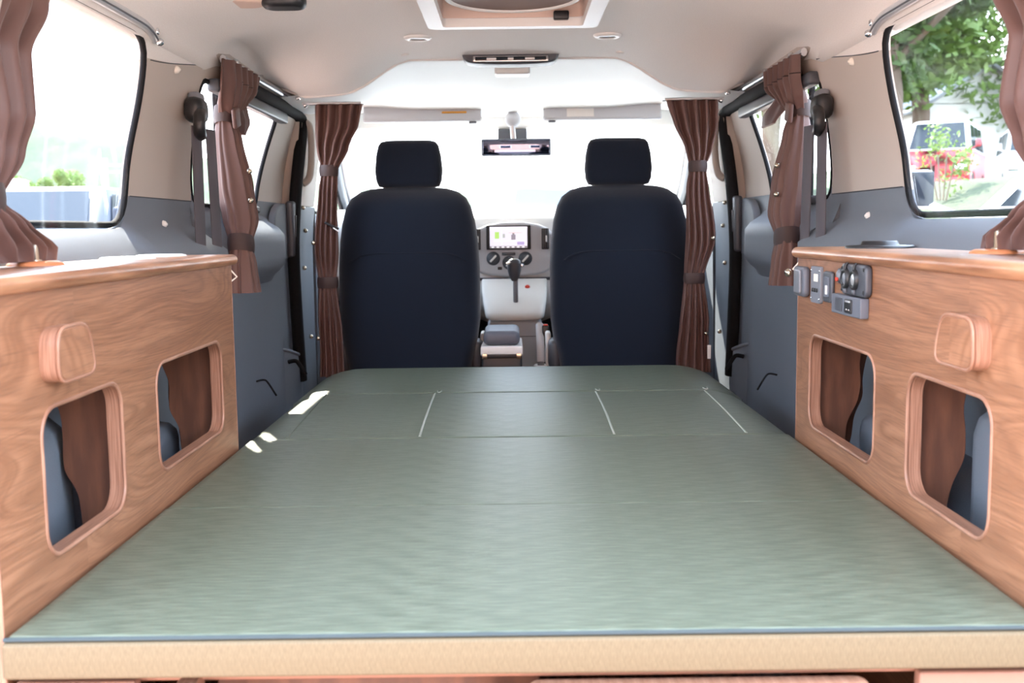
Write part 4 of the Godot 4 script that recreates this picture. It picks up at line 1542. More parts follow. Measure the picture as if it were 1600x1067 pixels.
# ==================================================================== curtains
func curtain_skin(st: SurfaceTool, keys: Array, along: Vector3, across: Vector3, folds: float, phase: float, nr := 48, n := 104) -> void:
	# keys: [y, middle along, middle across, half width, half thickness, fold depth]
	var y0: float = keys[0][0]
	var y1: float = keys[keys.size() - 1][0]
	var rings := []
	for i in nr + 1:
		var y := lerpf(y0, y1, float(i) / nr)
		var ca := key_at(keys, y, 1)
		var cd := key_at(keys, y, 2)
		var wa := key_at(keys, y, 3)
		var wd := key_at(keys, y, 4)
		var am := key_at(keys, y, 5)
		var ring := PackedVector3Array()
		for k in n:
			var a := TAU * k / n
			var u := cos(a)
			var wave := sin(u * folds * PI + phase + 0.5 * sin(y * 9.0 + u * 2.0))
			wave = signf(wave) * pow(absf(wave), 0.7)
			var edge := 1.0 + 0.06 * sin(y * 23.0 + phase * 3.0 + (2.0 if u > 0.0 else 0.0))
			var bunch := clampf(wd / wa - 0.25, 0.0, 0.6)
			var ripple := 1.0 + 0.22 * bunch * (absf(sin(a * 6.5 + phase + 1.2 * sin(y * 5.0))) - 0.5)
			ring.append(along * (ca + wa * u * edge * ripple) + across * (cd + wd * sin(a) * ripple + am * wave) + Vector3(0, y, 0))
		rings.append(ring)
	loft(st, rings)

func band(st: SurfaceTool, keys: Array, along: Vector3, across: Vector3, y: float, half: float, more: float, tilt := 0.0) -> void:
	var rings := []
	for k in 5:
		var yy := lerpf(y + half, y - half, k / 4.0)
		var ca := key_at(keys, y, 1)
		var cd := key_at(keys, y, 2)
		var wa := key_at(keys, y, 3) + more
		var wd := key_at(keys, y, 4) + key_at(keys, y, 5) + more
		var bulge := 0.002 * sin(PI * k / 4.0)
		var ring := PackedVector3Array()
		for q in 28:
			var a := TAU * q / 28.0
			ring.append(along * (ca + (wa + bulge) * cos(a)) + across * (cd + (wd + bulge) * sin(a)) + Vector3(0, yy + tilt * cos(a), 0))
		rings.append(ring)
	loft(st, rings, false)

func snap(parent: Node, at: Vector3, dir: Vector3) -> void:
	var st := mb()
	lathe(st, arr2([0.0, 0.006, 0.004, 0.0055, 0.007, 0.002, 0.0075, -0.003]), at, dir, 14)
	build(st, "snap_button", M.snap_metal, parent)

func rail(label: String, pts: PackedVector3Array, brackets: Array, s: float, r := 0.0085) -> void:
	var t := thing("curtain_rail", label, "curtain rail", Vector3.ZERO, "aluminium curtain rails")
	var st := mb()
	var path := smooth_line(pts, 6)
	tube(st, path, r, 8, false, 1.3)
	build(st, "track", M.alu, t)
	st = mb()
	var low := PackedVector3Array()
	for p in path:
		low.append(p + Vector3(-s * 0.008, -0.004, 0))
	tube(st, low, 0.002, 6)
	build(st, "groove", M.charcoal, t)
	for b in brackets:
		st = mb()
		rbox(st, b + Vector3(s * 0.002, 0.014, 0), Vector3(0.016, 0.014, 0.014), 0.004)
		build(st, "bracket", M.chrome, t)
	var e := path[path.size() - 1]
	st = mb()
	lathe(st, arr2([0.0, 0.012, 0.005, 0.011, 0.008, 0.006, 0.008, 0.0]), e + Vector3(-s * 0.006, -0.006, 0), Vector3(-s, 0, 0), 14)
	build(st, "end_screw", M.chrome, t)

func rails_and_curtains() -> void:
	var st: SurfaceTool
	var Z := Vector3(0, 0, 1)
	var X := Vector3(1, 0, 0)
	for s in [-1.0, 1.0]:
		var left: bool = s < 0
		var sd := "left" if left else "right"
		rail("bright curtain rail above the %s rear window" % sd, PackedVector3Array([Vector3(s * 0.745, 1.236, -1.30), Vector3(s * 0.745, 1.238, -1.7), Vector3(s * 0.745, 1.238, -2.08), Vector3(s * 0.748, 1.234, -2.18), Vector3(s * 0.752, 1.222, -2.23)]), [Vector3(s * 0.747, 1.238, -1.62), Vector3(s * 0.747, 1.238, -1.93), Vector3(s * 0.752, 1.226, -2.24)], s)
		rail("bright curtain rail above the %s sliding door" % sd, PackedVector3Array([Vector3(s * 0.738, 1.256, -2.70), Vector3(s * 0.738, 1.258, -3.2), Vector3(s * 0.738, 1.256, -3.72)]), [Vector3(s * 0.740, 1.256, -2.84), Vector3(s * 0.740, 1.256, -3.12), Vector3(s * 0.740, 1.256, -3.42), Vector3(s * 0.740, 1.256, -3.70)], s)
		# rear window curtain
		var t := thing("window_curtain", "brown satin curtain gathered at the near side of the %s rear window" % sd, "curtain", Vector3.ZERO, "brown curtains")
		var k := [[1.222, -1.53, s * 0.722, 0.145, 0.006, 0.012], [1.16, -1.50, s * 0.722, 0.130, 0.010, 0.013], [1.08, -1.43, s * 0.722, 0.115, 0.016, 0.015], [0.99, -1.43, s * 0.718, 0.112, 0.020, 0.016], [0.93, -1.40, s * 0.715, 0.092, 0.022, 0.013], [0.865, -1.36, s * 0.712, 0.052, 0.026, 0.004], [0.835, -1.39, s * 0.70, 0.070, 0.024, 0.008], [0.80, -1.435, s * 0.69, 0.102, 0.014, 0.010], [0.782, -1.445, s * 0.685, 0.095, 0.008, 0.004]]
		st = mb()
		curtain_skin(st, k, Z, X, 4.5, 0.4 if left else 1.3)
		build(st, "cloth", M.curtain_brown, t)
		st = mb()
		band(st, k, Z, X, 0.868, 0.020, 0.004)
		build(st, "tie_band", M.curtain_dark, t)
		# curtain at the sliding door, gathered on the rear post
		t = thing("window_curtain", "brown satin curtain tied beside the %s seat belt at the sliding door" % sd, "curtain", Vector3.ZERO, "brown curtains")
		var mz := 0.0 if left else -0.03
		k = [[1.252, -2.835 + mz, s * 0.722, 0.165, 0.006, 0.010], [1.20, -2.82 + mz, s * 0.724, 0.150, 0.010, 0.012], [1.15, -2.775 + mz, s * 0.738, 0.085, 0.020, 0.010], [1.115, -2.760 + mz, s * 0.752, 0.038, 0.021, 0.004], [1.06, -2.760 + mz, s * 0.748, 0.042, 0.028, 0.008], [0.94, -2.765 + mz, s * 0.738, 0.046, 0.040, 0.010], [0.85, -2.765 + mz, s * 0.726, 0.045, 0.038, 0.010], [0.785, -2.745 + mz, s * 0.722, 0.032, 0.026, 0.003], [0.73, -2.745 + mz, s * 0.720, 0.038, 0.030, 0.008], [0.66, -2.745 + mz, s * 0.718, 0.044, 0.034, 0.010]]
		st = mb()
		curtain_skin(st, k, Z, X, 5.5, 0.9 if left else 2.2)
		build(st, "cloth", M.curtain_brown, t)
		for y in [1.115, 0.785]:
			st = mb()
			band(st, k, Z, X, y, 0.022, 0.004, 0.010)
			build(st, "tie_band", M.curtain_dark, t)
		st = mb()
		rbox(st, Vector3(s * 0.718, 1.112, -2.73 + mz), Vector3(0.012, 0.05, 0.05), 0.005, 0.006, Basis(X, 0.25))
		build(st, "band_tail", M.curtain_brown, t)
		# loose flap beyond the tie
		var fk := [[1.175, -2.77, s * 0.735, 0.03, 0.008, 0.003], [1.15, -2.82, s * 0.735, 0.065, 0.012, 0.005], [1.115, -2.85, s * 0.735, 0.06, 0.012, 0.005], [1.08, -2.86, s * 0.735, 0.02, 0.006, 0.001]] if left else [[1.19, -2.80, s * 0.735, 0.03, 0.008, 0.003], [1.165, -2.88, s * 0.735, 0.10, 0.012, 0.005], [1.135, -2.98, s * 0.735, 0.14, 0.012, 0.005], [1.105, -3.05, s * 0.735, 0.08, 0.006, 0.001]]
		st = mb()
		curtain_skin(st, fk, Z, X, 2.0, 0.0, 14, 28)
		build(st, "loose_flap", M.curtain_brown, t)
		for y in [0.975, 0.90]:
			snap(t, Vector3(s * 0.688, y, -2.73 + mz), Vector3(-s, 0, 0.4))
		# stitched heading
		st = mb()
		var hem := PackedVector3Array()
		for q in 33:
			var u := -1.0 + q / 16.0
			var wave := sin(u * 5.5 * PI + (0.9 if left else 2.2) + 0.5 * sin(1.205 * 9.0 + u * 2.0))
			wave = signf(wave) * pow(absf(wave), 0.7)
			hem.append(Vector3(s * 0.724 - s * 0.0105 * sqrt(maxf(0.0, 1.0 - u * u)) + 0.012 * wave, 1.205, -2.82 + mz + 0.150 * u))
		tube(st, hem, 0.0012, 5)
		build(st, "heading_stitch", M.curtain_dark, t)
		# partition curtain behind the front seat
		t = thing("partition_curtain", "dark brown curtain tied behind the %s front seat" % sd, "curtain", Vector3.ZERO, "brown curtains")
		if left:
			k = [[1.222, -0.562, -3.41, 0.082, 0.006, 0.016], [1.16, -0.565, -3.41, 0.074, 0.010, 0.016], [1.086, -0.585, -3.41, 0.053, 0.016, 0.012], [1.012, -0.600, -3.41, 0.027, 0.020, 0.003], [0.944, -0.605, -3.41, 0.032, 0.020, 0.008], [0.74, -0.618, -3.41, 0.040, 0.022, 0.010], [0.65, -0.615, -3.41, 0.030, 0.020, 0.003], [0.50, -0.612, -3.41, 0.038, 0.022, 0.010], [0.34, -0.608, -3.41, 0.042, 0.022, 0.010]]
		else:
			k = [[1.222, 0.582, -3.41, 0.084, 0.006, 0.016], [1.145, 0.588, -3.41, 0.070, 0.010, 0.016], [1.06, 0.598, -3.41, 0.043, 0.016, 0.010], [1.012, 0.597, -3.41, 0.027, 0.020, 0.003], [0.94, 0.598, -3.41, 0.036, 0.020, 0.008], [0.77, 0.608, -3.41, 0.050, 0.022, 0.012], [0.65, 0.588, -3.41, 0.031, 0.020, 0.003], [0.50, 0.588, -3.41, 0.050, 0.022, 0.012], [0.34, 0.587, -3.41, 0.056, 0.022, 0.012]]
		st = mb()
		curtain_skin(st, k, X, Z, 4.5, 0.3 if left else 1.7)
		build(st, "cloth", M.curtain_brown, t)
		for y in [1.012, 0.65]:
			st = mb()
			band(st, k, X, Z, y, 0.018, 0.003)
			build(st, "tie_band", M.curtain_dark, t)
		for y in [0.78, 0.47]:
			snap(t, Vector3(key_at(k, y, 1) + 0.035 * s, y, -3.375), Vector3(0.2 * s, 0, 1))
		if left:
			st = mb()
			rbox(st, Vector3(-0.59, 0.835, -3.372), Vector3(0.05, 0.008, 0.012), 0.003, 0.003, Basis(Vector3(0, 0, 1), -0.45))
			build(st, "clip", M.black_plastic, t)
			st = mb()
			rbox(st, Vector3(-0.575, 0.822, -3.366), Vector3(0.022, 0.004, 0.006), 0.001, 0.001, Basis(Vector3(0, 0, 1), -0.6))
			build(st, "clip_tip", M.white_plastic, t)
		else:
			st = mb()
			rbox(st, Vector3(0.632, 0.41, -3.372), Vector3(0.012, 0.045, 0.003), 0.001)
			build(st, "care_tag", M.white_plastic, t)
		# short cross rail for it
		rail("short curtain rail behind the %s front seat" % sd, PackedVector3Array([Vector3(s * 0.49, 1.226, -3.41), Vector3(s * 0.56, 1.227, -3.41), Vector3(s * 0.68, 1.227, -3.41)]), [Vector3(s * 0.69, 1.232, -3.41)], s, 0.004)

# ==================================================================== seat belts
func belts() -> void:
	for s in [-1.0, 1.0]:
		var left: bool = s < 0
		var t := thing("seat_belt", "grey seat belt hanging from a black guide on the %s rear post" % ("left" if left else "right"), "seat belt", Vector3.ZERO, "rear seat belts")
		var z := -2.50 if left else -2.585
		var st := mb()
		rbox(st, Vector3(s * 0.752, 1.105, z), Vector3(0.045, 0.062, 0.075), 0.020, 0.020)
		build(st, "guide_cover", M.black_plastic, t)
		st = mb()
		tube(st, smooth_line(PackedVector3Array([Vector3(s * 0.735, 1.095, z + 0.02), Vector3(s * 0.728, 1.085, z + 0.058), Vector3(s * 0.728, 1.055, z + 0.062), Vector3(s * 0.735, 1.045, z + 0.03)]), 5), 0.014, 10)
		build(st, "guide_loop", M.black_plastic, t)
		st = mb()
		rbox(st, Vector3(s * 0.757, 1.135, z - 0.02), Vector3(0.03, 0.03, 0.05), 0.01)
		build(st, "height_slider", M.steel_grey, t)
		for k in 2:
			st = mb()
			var zc := z + 0.040 - k * 0.085
			var a0 := Vector3(s * (0.742 - k * 0.008), 1.065, zc)
			var a1 := Vector3(s * (0.735 - k * 0.008), 0.70, zc + (0.03 if k == 0 else 0.0))
			var rings := []
			for q in 9:
				var p := a0.lerp(a1, q / 8.0)
				var ring := PackedVector3Array()
				for r in rrect(0.0016, 0.0225, 0.0012, 2):
					ring.append(p + Basis(Vector3.UP, s * 0.22) * Vector3(r.x, 0, r.y))
				rings.append(ring)
			loft(st, rings)
			build(st, "webbing", M.webbing, t)

func small_things() -> void:
	var st: SurfaceTool
	for s in [-1.0, 1.0]:
		var left: bool = s < 0
		var zf := -2.023 if left else -2.062
		var t := thing("curtain_hook", "small cream triangular hook at the far end of the %s cabinet" % ("left" if left else "right"), "hook", Vector3(s * 0.56, 0.735, zf - 0.006), "cabinet end hooks")
		st = mb()
		tube(st, PackedVector3Array([Vector3(0, 0.011, 0), Vector3(-s * 0.011, -0.003, -0.004), Vector3(-s * 0.001, -0.011, 0.0)]), 0.0016, 8)
		build(st, "wire", M.ivory, t)
		st = mb()
		rbox(st, Vector3(s * 0.006, 0.0, 0.001), Vector3(0.012, 0.03, 0.006), 0.002)
		build(st, "plate", M.ivory, t)
		if not left:
			st = mb()
			lathe(st, arr2([0.0, 0.006, 0.006, 0.005, 0.009, 0.0, 0.006, -0.004]), Vector3(-0.020, -0.010, -0.004), Vector3(-1, 0, 0.6), 14)
			build(st, "snap_button", M.snap_metal, t)
		# cord loops on the door skin beside the bed
		for k in 2:
			var c := thing("cord_loop", "black cord loop on the %s door skin, %s" % ["left" if left else "right", "nearer the front seat" if k == 0 else "nearer the cabinet"], "cord", Vector3(s * 0.735, 0.37, -3.46 if k == 0 else -3.02), "cord loops")
			st = mb()
			tube(st, smooth_line(PackedVector3Array([Vector3(s * 0.03, 0.012, 0), Vector3(s * 0.008, 0.016, 0.0), Vector3(-s * 0.006, 0.008, 0.006), Vector3(-s * 0.03, -0.03, 0.01)]), 5), 0.007 if k == 0 else 0.0028, 8)
			build(st, "cord", M.black_rubber, c)

# ==================================================================== outside
func land(x: float, z: float) -> float:
	return -0.58 + 2.1 * sstep(3.6, 8.2, x + 0.12 * (-z - 4.0))

func outside() -> void:
	var st := mb()
	var gr := frame("ground")
	quad(st, Vector3(-300, -0.58, -700), Vector3(300, -0.58, -700), Vector3(300, -0.58, 120), Vector3(-300, -0.58, 120))
	build(st, "paved_yard", M.paving, gr)
	st = mb()
	sheet(st, rect2(3.0, -90, 60, 8), [], func(p: Vector2) -> Vector3: return Vector3(p.x, land(p.x, p.y) + 0.004, p.y), 1.6)
	build(st, "grass_bank", M.grass, gr)
	ridge("pale blue wooded mountain ridge beyond the car park", -700.0, [[-620, 40], [-480, 84], [-400, 96], [-330, 80], [-295, 70], [-258, 63], [-210, 52], [-165, 38], [-100, 30], [0, 26], [140, 30], [320, 46], [520, 40]])
	# summer haze lying in the valley before the mountains
	var fog := FogVolume.new()
	fog.name = "valley_haze"
	fog.size = Vector3(1300, 130, 420)
	fog.position = Vector3(-50, 62, -400)
	var fm := FogMaterial.new()
	fm.density = 0.00007
	fm.albedo = Color(0.86, 0.93, 1.0)
	fog.material = fm
	fog.set_meta("kind", "stuff")
	tag(fog, "pale blue summer haze lying before the mountain ridge", "haze")
	add_child(fog)
	# cars
	car("parked_minivan", "dark blue grey minivan parked beside the left rear window", Vector3(-3.45, -0.58, -7.6), 180.0, M.paint_dark, M.paint_dark, 4.2, 1.70, 1.36, 1.72, 1.02, -1.9, -0.95, -0.52, 2.0)
	car("parked_white_van", "white van parked close outside the right rear window", Vector3(2.80, -0.58, -2.9), 0.0, M.paint_white, M.paint_white, 4.7, 1.72, 1.43, 1.98, 1.22, -2.3, -1.75, -0.55, 2.2)
	car("parked_red_van", "small red van with a white roof parked on the grass bank", Vector3(10.6, 1.35, -25.6), 150.0, M.paint_red, M.paint_white, 3.4, 1.5, 1.15, 1.86, 0.92, -1.7, -1.45, -1.05, 1.6)
	car("parked_kei_truck", "small white van parked behind the red van", Vector3(13.6, 1.45, -27.5), 160.0, M.paint_white, M.paint_white, 3.4, 1.5, 1.12, 1.78, 0.9, -1.7, -1.45, -1.05, 1.6)
	car("facing_white_van", "tall white van facing the windscreen far ahead", Vector3(0.9, -0.58, -31.0), 180.0, M.paint_white, M.paint_white, 5.0, 1.9, 1.95, 2.75, 1.3, -2.5, -2.1, -1.6, 2.4)
	camper()
	guest_house()
	# trees on the bank
	var leafy := [leaf_cloud(5, 14000, 0.10), leaf_cloud(9, 14000, 0.09)]
	var spots := [[11.0, -31.0, 4.2, 5.0, "leafy tree rising just behind the red van", 0], [13.9, -36.0, 4.6, 6.0, "tall leafy tree behind the red van, left of the house", 1], [8.6, -34.0, 3.6, 4.6, "leafy tree seen past the right sliding door curtain", 0], [20.5, -38.0, 4.2, 4.6, "leafy tree right of the grey roofed house", 1], [24.5, -41.0, 5.0, 6.0, "tall leafy tree at the far right of the bank", 0], [17.5, -50.0, 6.0, 8.0, "big tree standing behind the grey roofed house", 1], [6.0, -24.0, 2.6, 3.4, "slim tree whose trunk shows in the right sliding door window", 1]]
	for p in spots:
		tree(p[4], Vector3(p[0], land(p[0], p[1]) - 0.05, p[1]), p[2], p[3], leafy[p[5]], p[5])
	tree("low tree beyond the minivan roof, left of the poles", Vector3(-16.3, -0.6, -38.5), 0.9, 2.4, leafy[1], 1)
	tree("yellow green tree behind the white motor home", Vector3(-18.9, -0.6, -40.0), 1.1, 2.0, leafy[0], 1)
	# shrub in front of the red van
	var sh := thing("shrub", "yellow green shrub standing in front of the red van", "shrub", Vector3(5.75, land(5.75, -14.0) - 0.02, -14.0))
	var fo := MeshInstance3D.new()
	fo.name = "foliage"
	fo.mesh = leaf_cloud(21, 420, 0.16)
	fo.material_override = M.leaf_light
	fo.scale = Vector3(0.42, 0.52, 0.42)
	fo.position = Vector3(0, 0.5, 0)
	sh.add_child(fo)
	for k in 4:
		st = mb()
		tube(st, PackedVector3Array([Vector3(0.03 * k - 0.05, 0, 0.02 * k), Vector3(0.10 * k - 0.15, 0.6, 0.05 * k - 0.08)]), 0.012, 5)
		build(st, "stem", M.bark, sh)
	# house with a grey roof
	var h := thing("house", "white house with a grey gable roof among the trees", "house", Vector3(17.6, land(17.6, -40.0) - 0.1, -41.0))
	st = mb()
	rbox(st, Vector3(0, 1.9, 0), Vector3(4.6, 3.8, 4.0), 0.02)
	build(st, "walls", M.wall_white, h)
	for q in [-1.0, 1.0]:
		st = mb()
		rbox(st, Vector3(q * 1.3, 4.35, 0), Vector3(3.2, 0.12, 4.8), 0.02, 0.02, Basis(Vector3(0, 0, 1), -q * 0.55))
		build(st, "roof_slope", M.roof_grey, h)
	st = mb()
	pad(st, arr2([-2.3, 3.75, 2.3, 3.75, 0.0, 5.1]), func(p: Vector2, d: float) -> Vector3: return Vector3(p.x, p.y, 1.9 + d), 0.1, 0.01, 1)
	build(st, "gable", M.wall_white, h)
	st = mb()
	rbox(st, Vector3(-0.9, 2.4, 2.02), Vector3(1.0, 1.0, 0.06), 0.01)
	build(st, "window", M.car_glass, h)
	var g := thing("green_shed", "green sheet metal shed behind the small white van", "shed", Vector3(22.6, land(22.6, -45.5) - 0.1, -45.5))
	st = mb()
	rbox(st, Vector3(0, 1.7, 0), Vector3(4.6, 3.4, 3.0), 0.03)
	build(st, "walls", M.sheet_green, g)
	st = mb()
	rbox(st, Vector3(0, 3.44, 0), Vector3(4.9, 0.08, 3.3), 0.02)
	build(st, "roof", M.roof_grey, g)
	for k in 2:
		var p := thing("utility_pole", ["utility pole with crossarms beyond the minivan, nearer one", "utility pole with crossarms beyond the minivan, farther one"][k], "pole", Vector3(-30.0 - k * 2.0, -0.58, -78.0 - k * 12.0), "utility poles")
		st = mb()
		tube(st, PackedVector3Array([Vector3(0, 0, 0), Vector3(0, 6.9, 0)]), 0.16, 8)
		build(st, "post", M.concrete, p)
		for y in [6.4, 5.9]:
			st = mb()
			rbox(st, Vector3(0, y, 0), Vector3(2.4, 0.12, 0.12), 0.02)
			build(st, "crossarm", M.concrete, p)

func guest_house() -> void:
	var t := thing("guest_house", "terracotta building behind the open tailgate, seen only in the mirror", "building", Vector3(0.5, -0.58, 8.5))
	var st := mb()
	rbox(st, Vector3(0, 2.4, 2.0), Vector3(18.0, 4.8, 4.0), 0.03)
	build(st, "walls", M.terracotta, t)
	for q in [-1.0, 1.0]:
		st = mb()
		rbox(st, Vector3(0, 5.25, 2.0 + q * 1.25), Vector3(18.8, 0.14, 2.9), 0.02, 0.02, Basis(Vector3(1, 0, 0), q * 0.42))
		build(st, "roof_slope", M.roof_tile, t)
	for k in 6:
		var x := -7.0 + k * 2.8
		for y in [1.4, 3.6]:
			st = mb()
			rbox(st, Vector3(x, y, -0.02), Vector3(1.1, 1.3, 0.08), 0.01)
			var w := build(st, "window", M.wall_white, t)
			st = mb()
			rbox(st, Vector3(x, y, -0.05), Vector3(0.95, 1.15, 0.06), 0.01)
			build(st, "window_glass", M.car_glass, w)

func ridge(label: String, z: float, pts: Array) -> void:
	var t := thing("mountain_ridge", label, "mountain", Vector3(0, -0.58, z))
	var line := PackedVector3Array()
	for p in pts:
		line.append(Vector3(p[0], p[1], 0))
	line = smooth_line(line, 8)
	var n := FastNoiseLite.new()
	n.seed = 4
	n.frequency = 0.02
	var st := mb()
	var rows := []
	for j in 10:
		var f := j / 9.0
		var ring := PackedVector3Array()
		for p in line:
			var y := p.y * (1.0 - pow(f, 1.4)) + 5.0 * n.get_noise_2d(p.x, f * 130.0) * (1.0 - f) * (0.4 if j == 0 else 1.0)
			ring.append(Vector3(p.x, y, f * 130.0))
		rows.append(ring)
	var back := PackedVector3Array()
	for p in line:
		back.append(Vector3(p.x, 0, -90))
	rows.push_front(back)
	loft(st, rows, false, 0, false)
	build(st, "slope", M.mountain, t)

func leaf_cloud(sd: int, count: int, size: float) -> ArrayMesh:
	# a crown of about one unit radius made of loose leaf sprays
	var r := RandomNumberGenerator.new()
	r.seed = sd
	var blobs := []
	for k in 11:
		blobs.append([Vector3(r.randf_range(-0.62, 0.62), r.randf_range(-0.6, 0.75), r.randf_range(-0.62, 0.62)), r.randf_range(0.28, 0.5)])
	var st := mb()
	for k in count:
		var b: Array = blobs[r.randi() % blobs.size()]
		var d := Vector3(r.randfn(), r.randfn(), r.randfn()).normalized()
		var c: Vector3 = b[0] + d * b[1] * pow(r.randf(), 0.45)
		var u := Vector3(r.randfn(), r.randfn() * 0.6, r.randfn()).normalized()
		var v := u.cross(Vector3(r.randfn(), r.randfn(), r.randfn()).normalized()).normalized()
		var l := size * r.randf_range(0.35, 0.7)
		tri(st, c - u * l, c + v * l * 0.42, c + u * l)
		tri(st, c - u * l, c + u * l, c - v * l * 0.42)
	st.generate_normals()
	return st.commit()

func tree(label: String, at: Vector3, rad: float, trunk: float, crown: ArrayMesh, light: int) -> void:
	var t := thing("tree", label, "tree", at, "trees outside")
	t.rotation.y = fmod(absf(at.x) * 1.7, TAU)
	var st := mb()
	tube(st, smooth_line(PackedVector3Array([Vector3.ZERO, Vector3(0.06 * rad, trunk * 0.5, 0), Vector3(0, trunk, 0.05 * rad), Vector3(0.05, trunk + rad * 0.8, 0)]), 4), 0.055 * rad + 0.05, 8)
	build(st, "trunk", M.bark, t)
	for k in 4:
		var a := TAU * k / 4.0 + 0.4
		st = mb()
		tube(st, PackedVector3Array([Vector3(0, trunk * 0.75 + 0.1 * k * rad, 0), Vector3(cos(a) * rad * 0.6, trunk + rad * (0.3 + 0.12 * k), sin(a) * rad * 0.6)]), 0.02 * rad + 0.02, 6)
		build(st, "branch", M.bark, t)
	var o := MeshInstance3D.new()
	o.name = "foliage"
	o.mesh = crown
	o.material_override = M.leaf_light if light == 1 else M.leaf
	o.scale = Vector3(rad, rad * 1.05, rad)
	o.position = Vector3(0, trunk + rad * 0.45, 0)
	t.add_child(o)

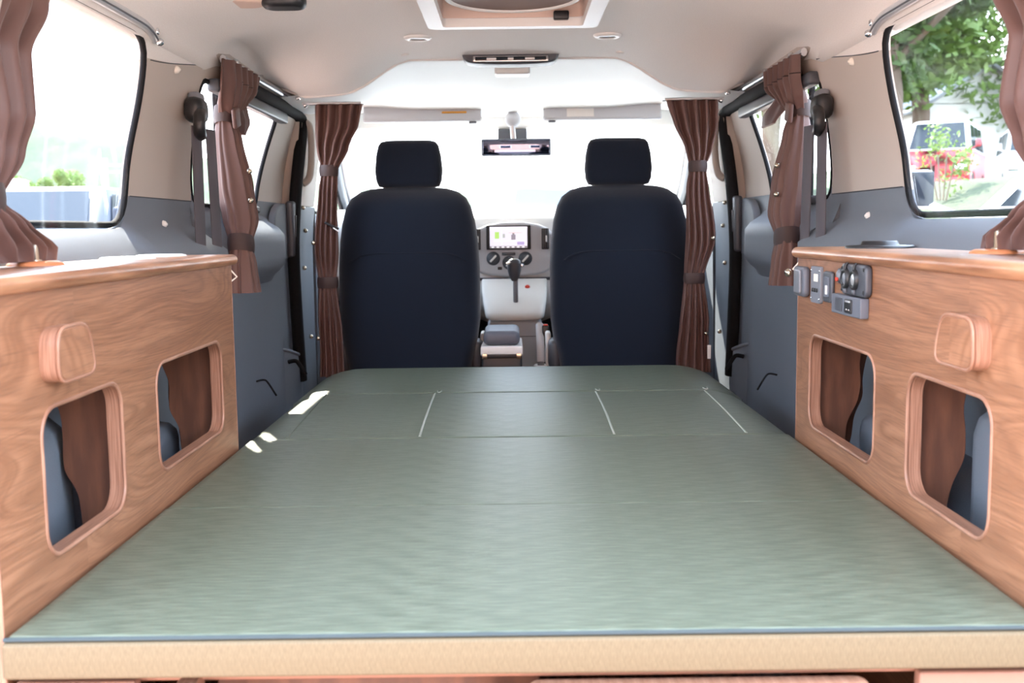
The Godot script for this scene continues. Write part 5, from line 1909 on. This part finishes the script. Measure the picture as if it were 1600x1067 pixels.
# a one-box or two-box car: nose towards local -z
func car(called: String, label: String, at: Vector3, turn: float, low: Material, high: Material, length: float, width: float, belt: float, roof: float, hood: float, nose: float, pillar: float, top: float, tail: float) -> void:
	var t := thing(called, label, "car", at)
	t.rotation_degrees.y = turn
	var hw := width / 2.0
	var wz := [nose + length * 0.19, tail - length * 0.19]
	var rw := 0.31
	var out := PackedVector2Array([Vector2(tail, 0.30), Vector2(tail + 0.02, belt * 0.6), Vector2(tail - 0.03, belt), Vector2(pillar, belt), Vector2(nose + 0.12, hood), Vector2(nose, hood - 0.18), Vector2(nose + 0.02, 0.30)])
	for z in wz:
		for k in 9:
			var a := PI * k / 8.0
			out.append(Vector2(z - (rw + 0.05) * cos(a), 0.24 + (rw + 0.07) * sin(a)))
	var st := mb()
	for q in [-1.0, 1.0]:
		pad(st, out.duplicate(), func(p: Vector2, d: float) -> Vector3: return Vector3(q * d, p.y, p.x), hw, 0.07, 3, false)
	build(st, "body", low, t)
	# cabin
	st = mb()
	var zb := [pillar, tail - 0.04]
	var zt := [top, tail - 0.22]
	var rings := []
	for kk in [[0.0, 0.0, 0.0], [0.92, 0.92, 0.0], [0.975, 0.975, 0.03], [1.0, 1.0, 0.10]]:
		var ring := PackedVector3Array()
		var z0: float = lerpf(zb[0], zt[0], kk[0]) + kk[2]
		var z1: float = lerpf(zb[1], zt[1], kk[0]) - kk[2]
		for p in rrect(hw - 0.045 - 0.10 * kk[0] - kk[2], (z1 - z0) / 2.0, 0.10, 4):
			ring.append(Vector3(p.x, lerpf(belt - 0.02, roof, kk[1]), (z0 + z1) / 2.0 + p.y))
		rings.append(ring)
	loft(st, rings)
	build(st, "cabin", high, t)
	# panes set on the cabin faces
	var side := func(q: float, u: float, v: float) -> Vector3: return Vector3(q * (hw - 0.045 - 0.10 * v + 0.008), lerpf(belt, roof, v), lerpf(lerpf(zb[0], zt[0], v), lerpf(zb[1], zt[1], v), u))
	for q in [-1.0, 1.0]:
		var cuts := [0.05, 0.33, 0.36, 0.64, 0.67, 0.95]
		for k in 3:
			st = mb()
			var a: float = cuts[k * 2]
			var b: float = cuts[k * 2 + 1]
			quad(st, side.call(q, a + (0.03 if k == 0 else 0.0), 0.06), side.call(q, b, 0.06), side.call(q, b, 0.84), side.call(q, a, 0.84))
			build(st, "side_window", M.car_glass, t)
		st = mb()
		rbox(st, Vector3(q * (hw + 0.13), belt + 0.12, pillar - 0.02), Vector3(0.12, 0.17, 0.07), 0.025, 0.03)
		var dm := build(st, "door_mirror", low, t)
		st = mb()
		rbox(st, Vector3(q * (hw + 0.13), belt + 0.12, pillar + 0.017), Vector3(0.10, 0.15, 0.004), 0.001, 0.001)
		build(st, "mirror_face", M.car_glass, dm)
		st = mb()
		tube(st, PackedVector3Array([Vector3(q * (hw - 0.05), belt - 0.02, pillar + 0.08), Vector3(q * (hw + 0.11), belt + 0.06, pillar - 0.01)]), 0.02, 6)
		build(st, "mirror_arm", low, dm)
		st = mb()
		rbox(st, Vector3(q * (hw - 0.2), hood - 0.2, nose + 0.02), Vector3(0.26, 0.16, 0.08), 0.03)
		build(st, "headlight", M.chrome, t)
		for z in wz:
			st = mb()
			lathe(st, arr2([0.0, 0.0, 0.17, 0.005, 0.19, -0.02, rw, -0.01, rw + 0.01, -0.05, rw + 0.01, -0.16, rw - 0.03, -0.19, 0.0, -0.19]), Vector3(q * hw, 0.32, z), Vector3(q, 0, 0), 24)
			var w := build(st, "wheel", M.tyre, t)
			st = mb()
			lathe(st, arr2([0.0, 0.012, 0.06, 0.012, 0.17, 0.004, 0.18, -0.02]), Vector3(q * hw, 0.32, z), Vector3(q, 0, 0), 20)
			build(st, "wheel_cover", M.alu, w)
	var front := func(u: float, v: float) -> Vector3: return Vector3(u * (hw - 0.12 - 0.12 * v), lerpf(belt, roof, v), lerpf(zb[0], zt[0], v) - 0.008)
	st = mb()
	quad(st, front.call(-1, 0.05), front.call(1, 0.05), front.call(1, 0.9), front.call(-1, 0.9))
	build(st, "windscreen", M.screen_glass if called.begins_with("facing") else M.car_glass, t)
	st = mb()
	rbox(st, Vector3(0, 0.42, nose + 0.0), Vector3(width - 0.2, 0.18, 0.1), 0.04)
	build(st, "bumper", low, t)

func camper() -> void:
	var t := thing("motor_home", "white motor home parked beyond the minivan", "motor home", Vector3(-16.2, -0.58, -30.2))
	var st := mb()
	rbox(st, Vector3(0, 1.75, -0.2), Vector3(2.1, 2.7, 5.4), 0.12, 0.12)
	build(st, "living_box", M.paint_white, t)
	st = mb()
	rbox(st, Vector3(0, 2.45, 2.7), Vector3(2.0, 1.0, 1.6), 0.25, 0.25)
	build(st, "over_cab", M.paint_white, t)
	st = mb()
	rbox(st, Vector3(0, 1.2, 3.1), Vector3(1.8, 1.5, 1.6), 0.2, 0.2)
	build(st, "driver_cab", M.paint_white, t)
	st = mb()
	rbox(st, Vector3(0.1, 3.2, 0.6), Vector3(0.9, 0.25, 0.9), 0.06)
	build(st, "roof_box", M.paint_white, t)
	st = mb()
	rbox(st, Vector3(1.05, 2.1, 0.2), Vector3(0.04, 0.5, 1.0), 0.01)
	build(st, "window", M.car_glass, t)
	st = mb()
	rbox(st, Vector3(0.91, 1.6, 3.2), Vector3(0.04, 0.45, 0.8), 0.01)
	build(st, "cab_window", M.car_glass, t)
	for q in [-1.0, 1.0]:
		for z in [-1.6, 2.9]:
			st = mb()
			lathe(st, arr2([0.0, 0.0, 0.2, 0.0, 0.34, -0.02, 0.36, -0.2, 0.0, -0.22]), Vector3(q * 1.0, 0.36, z), Vector3(q, 0, 0), 20)
			build(st, "wheel", M.tyre, t)
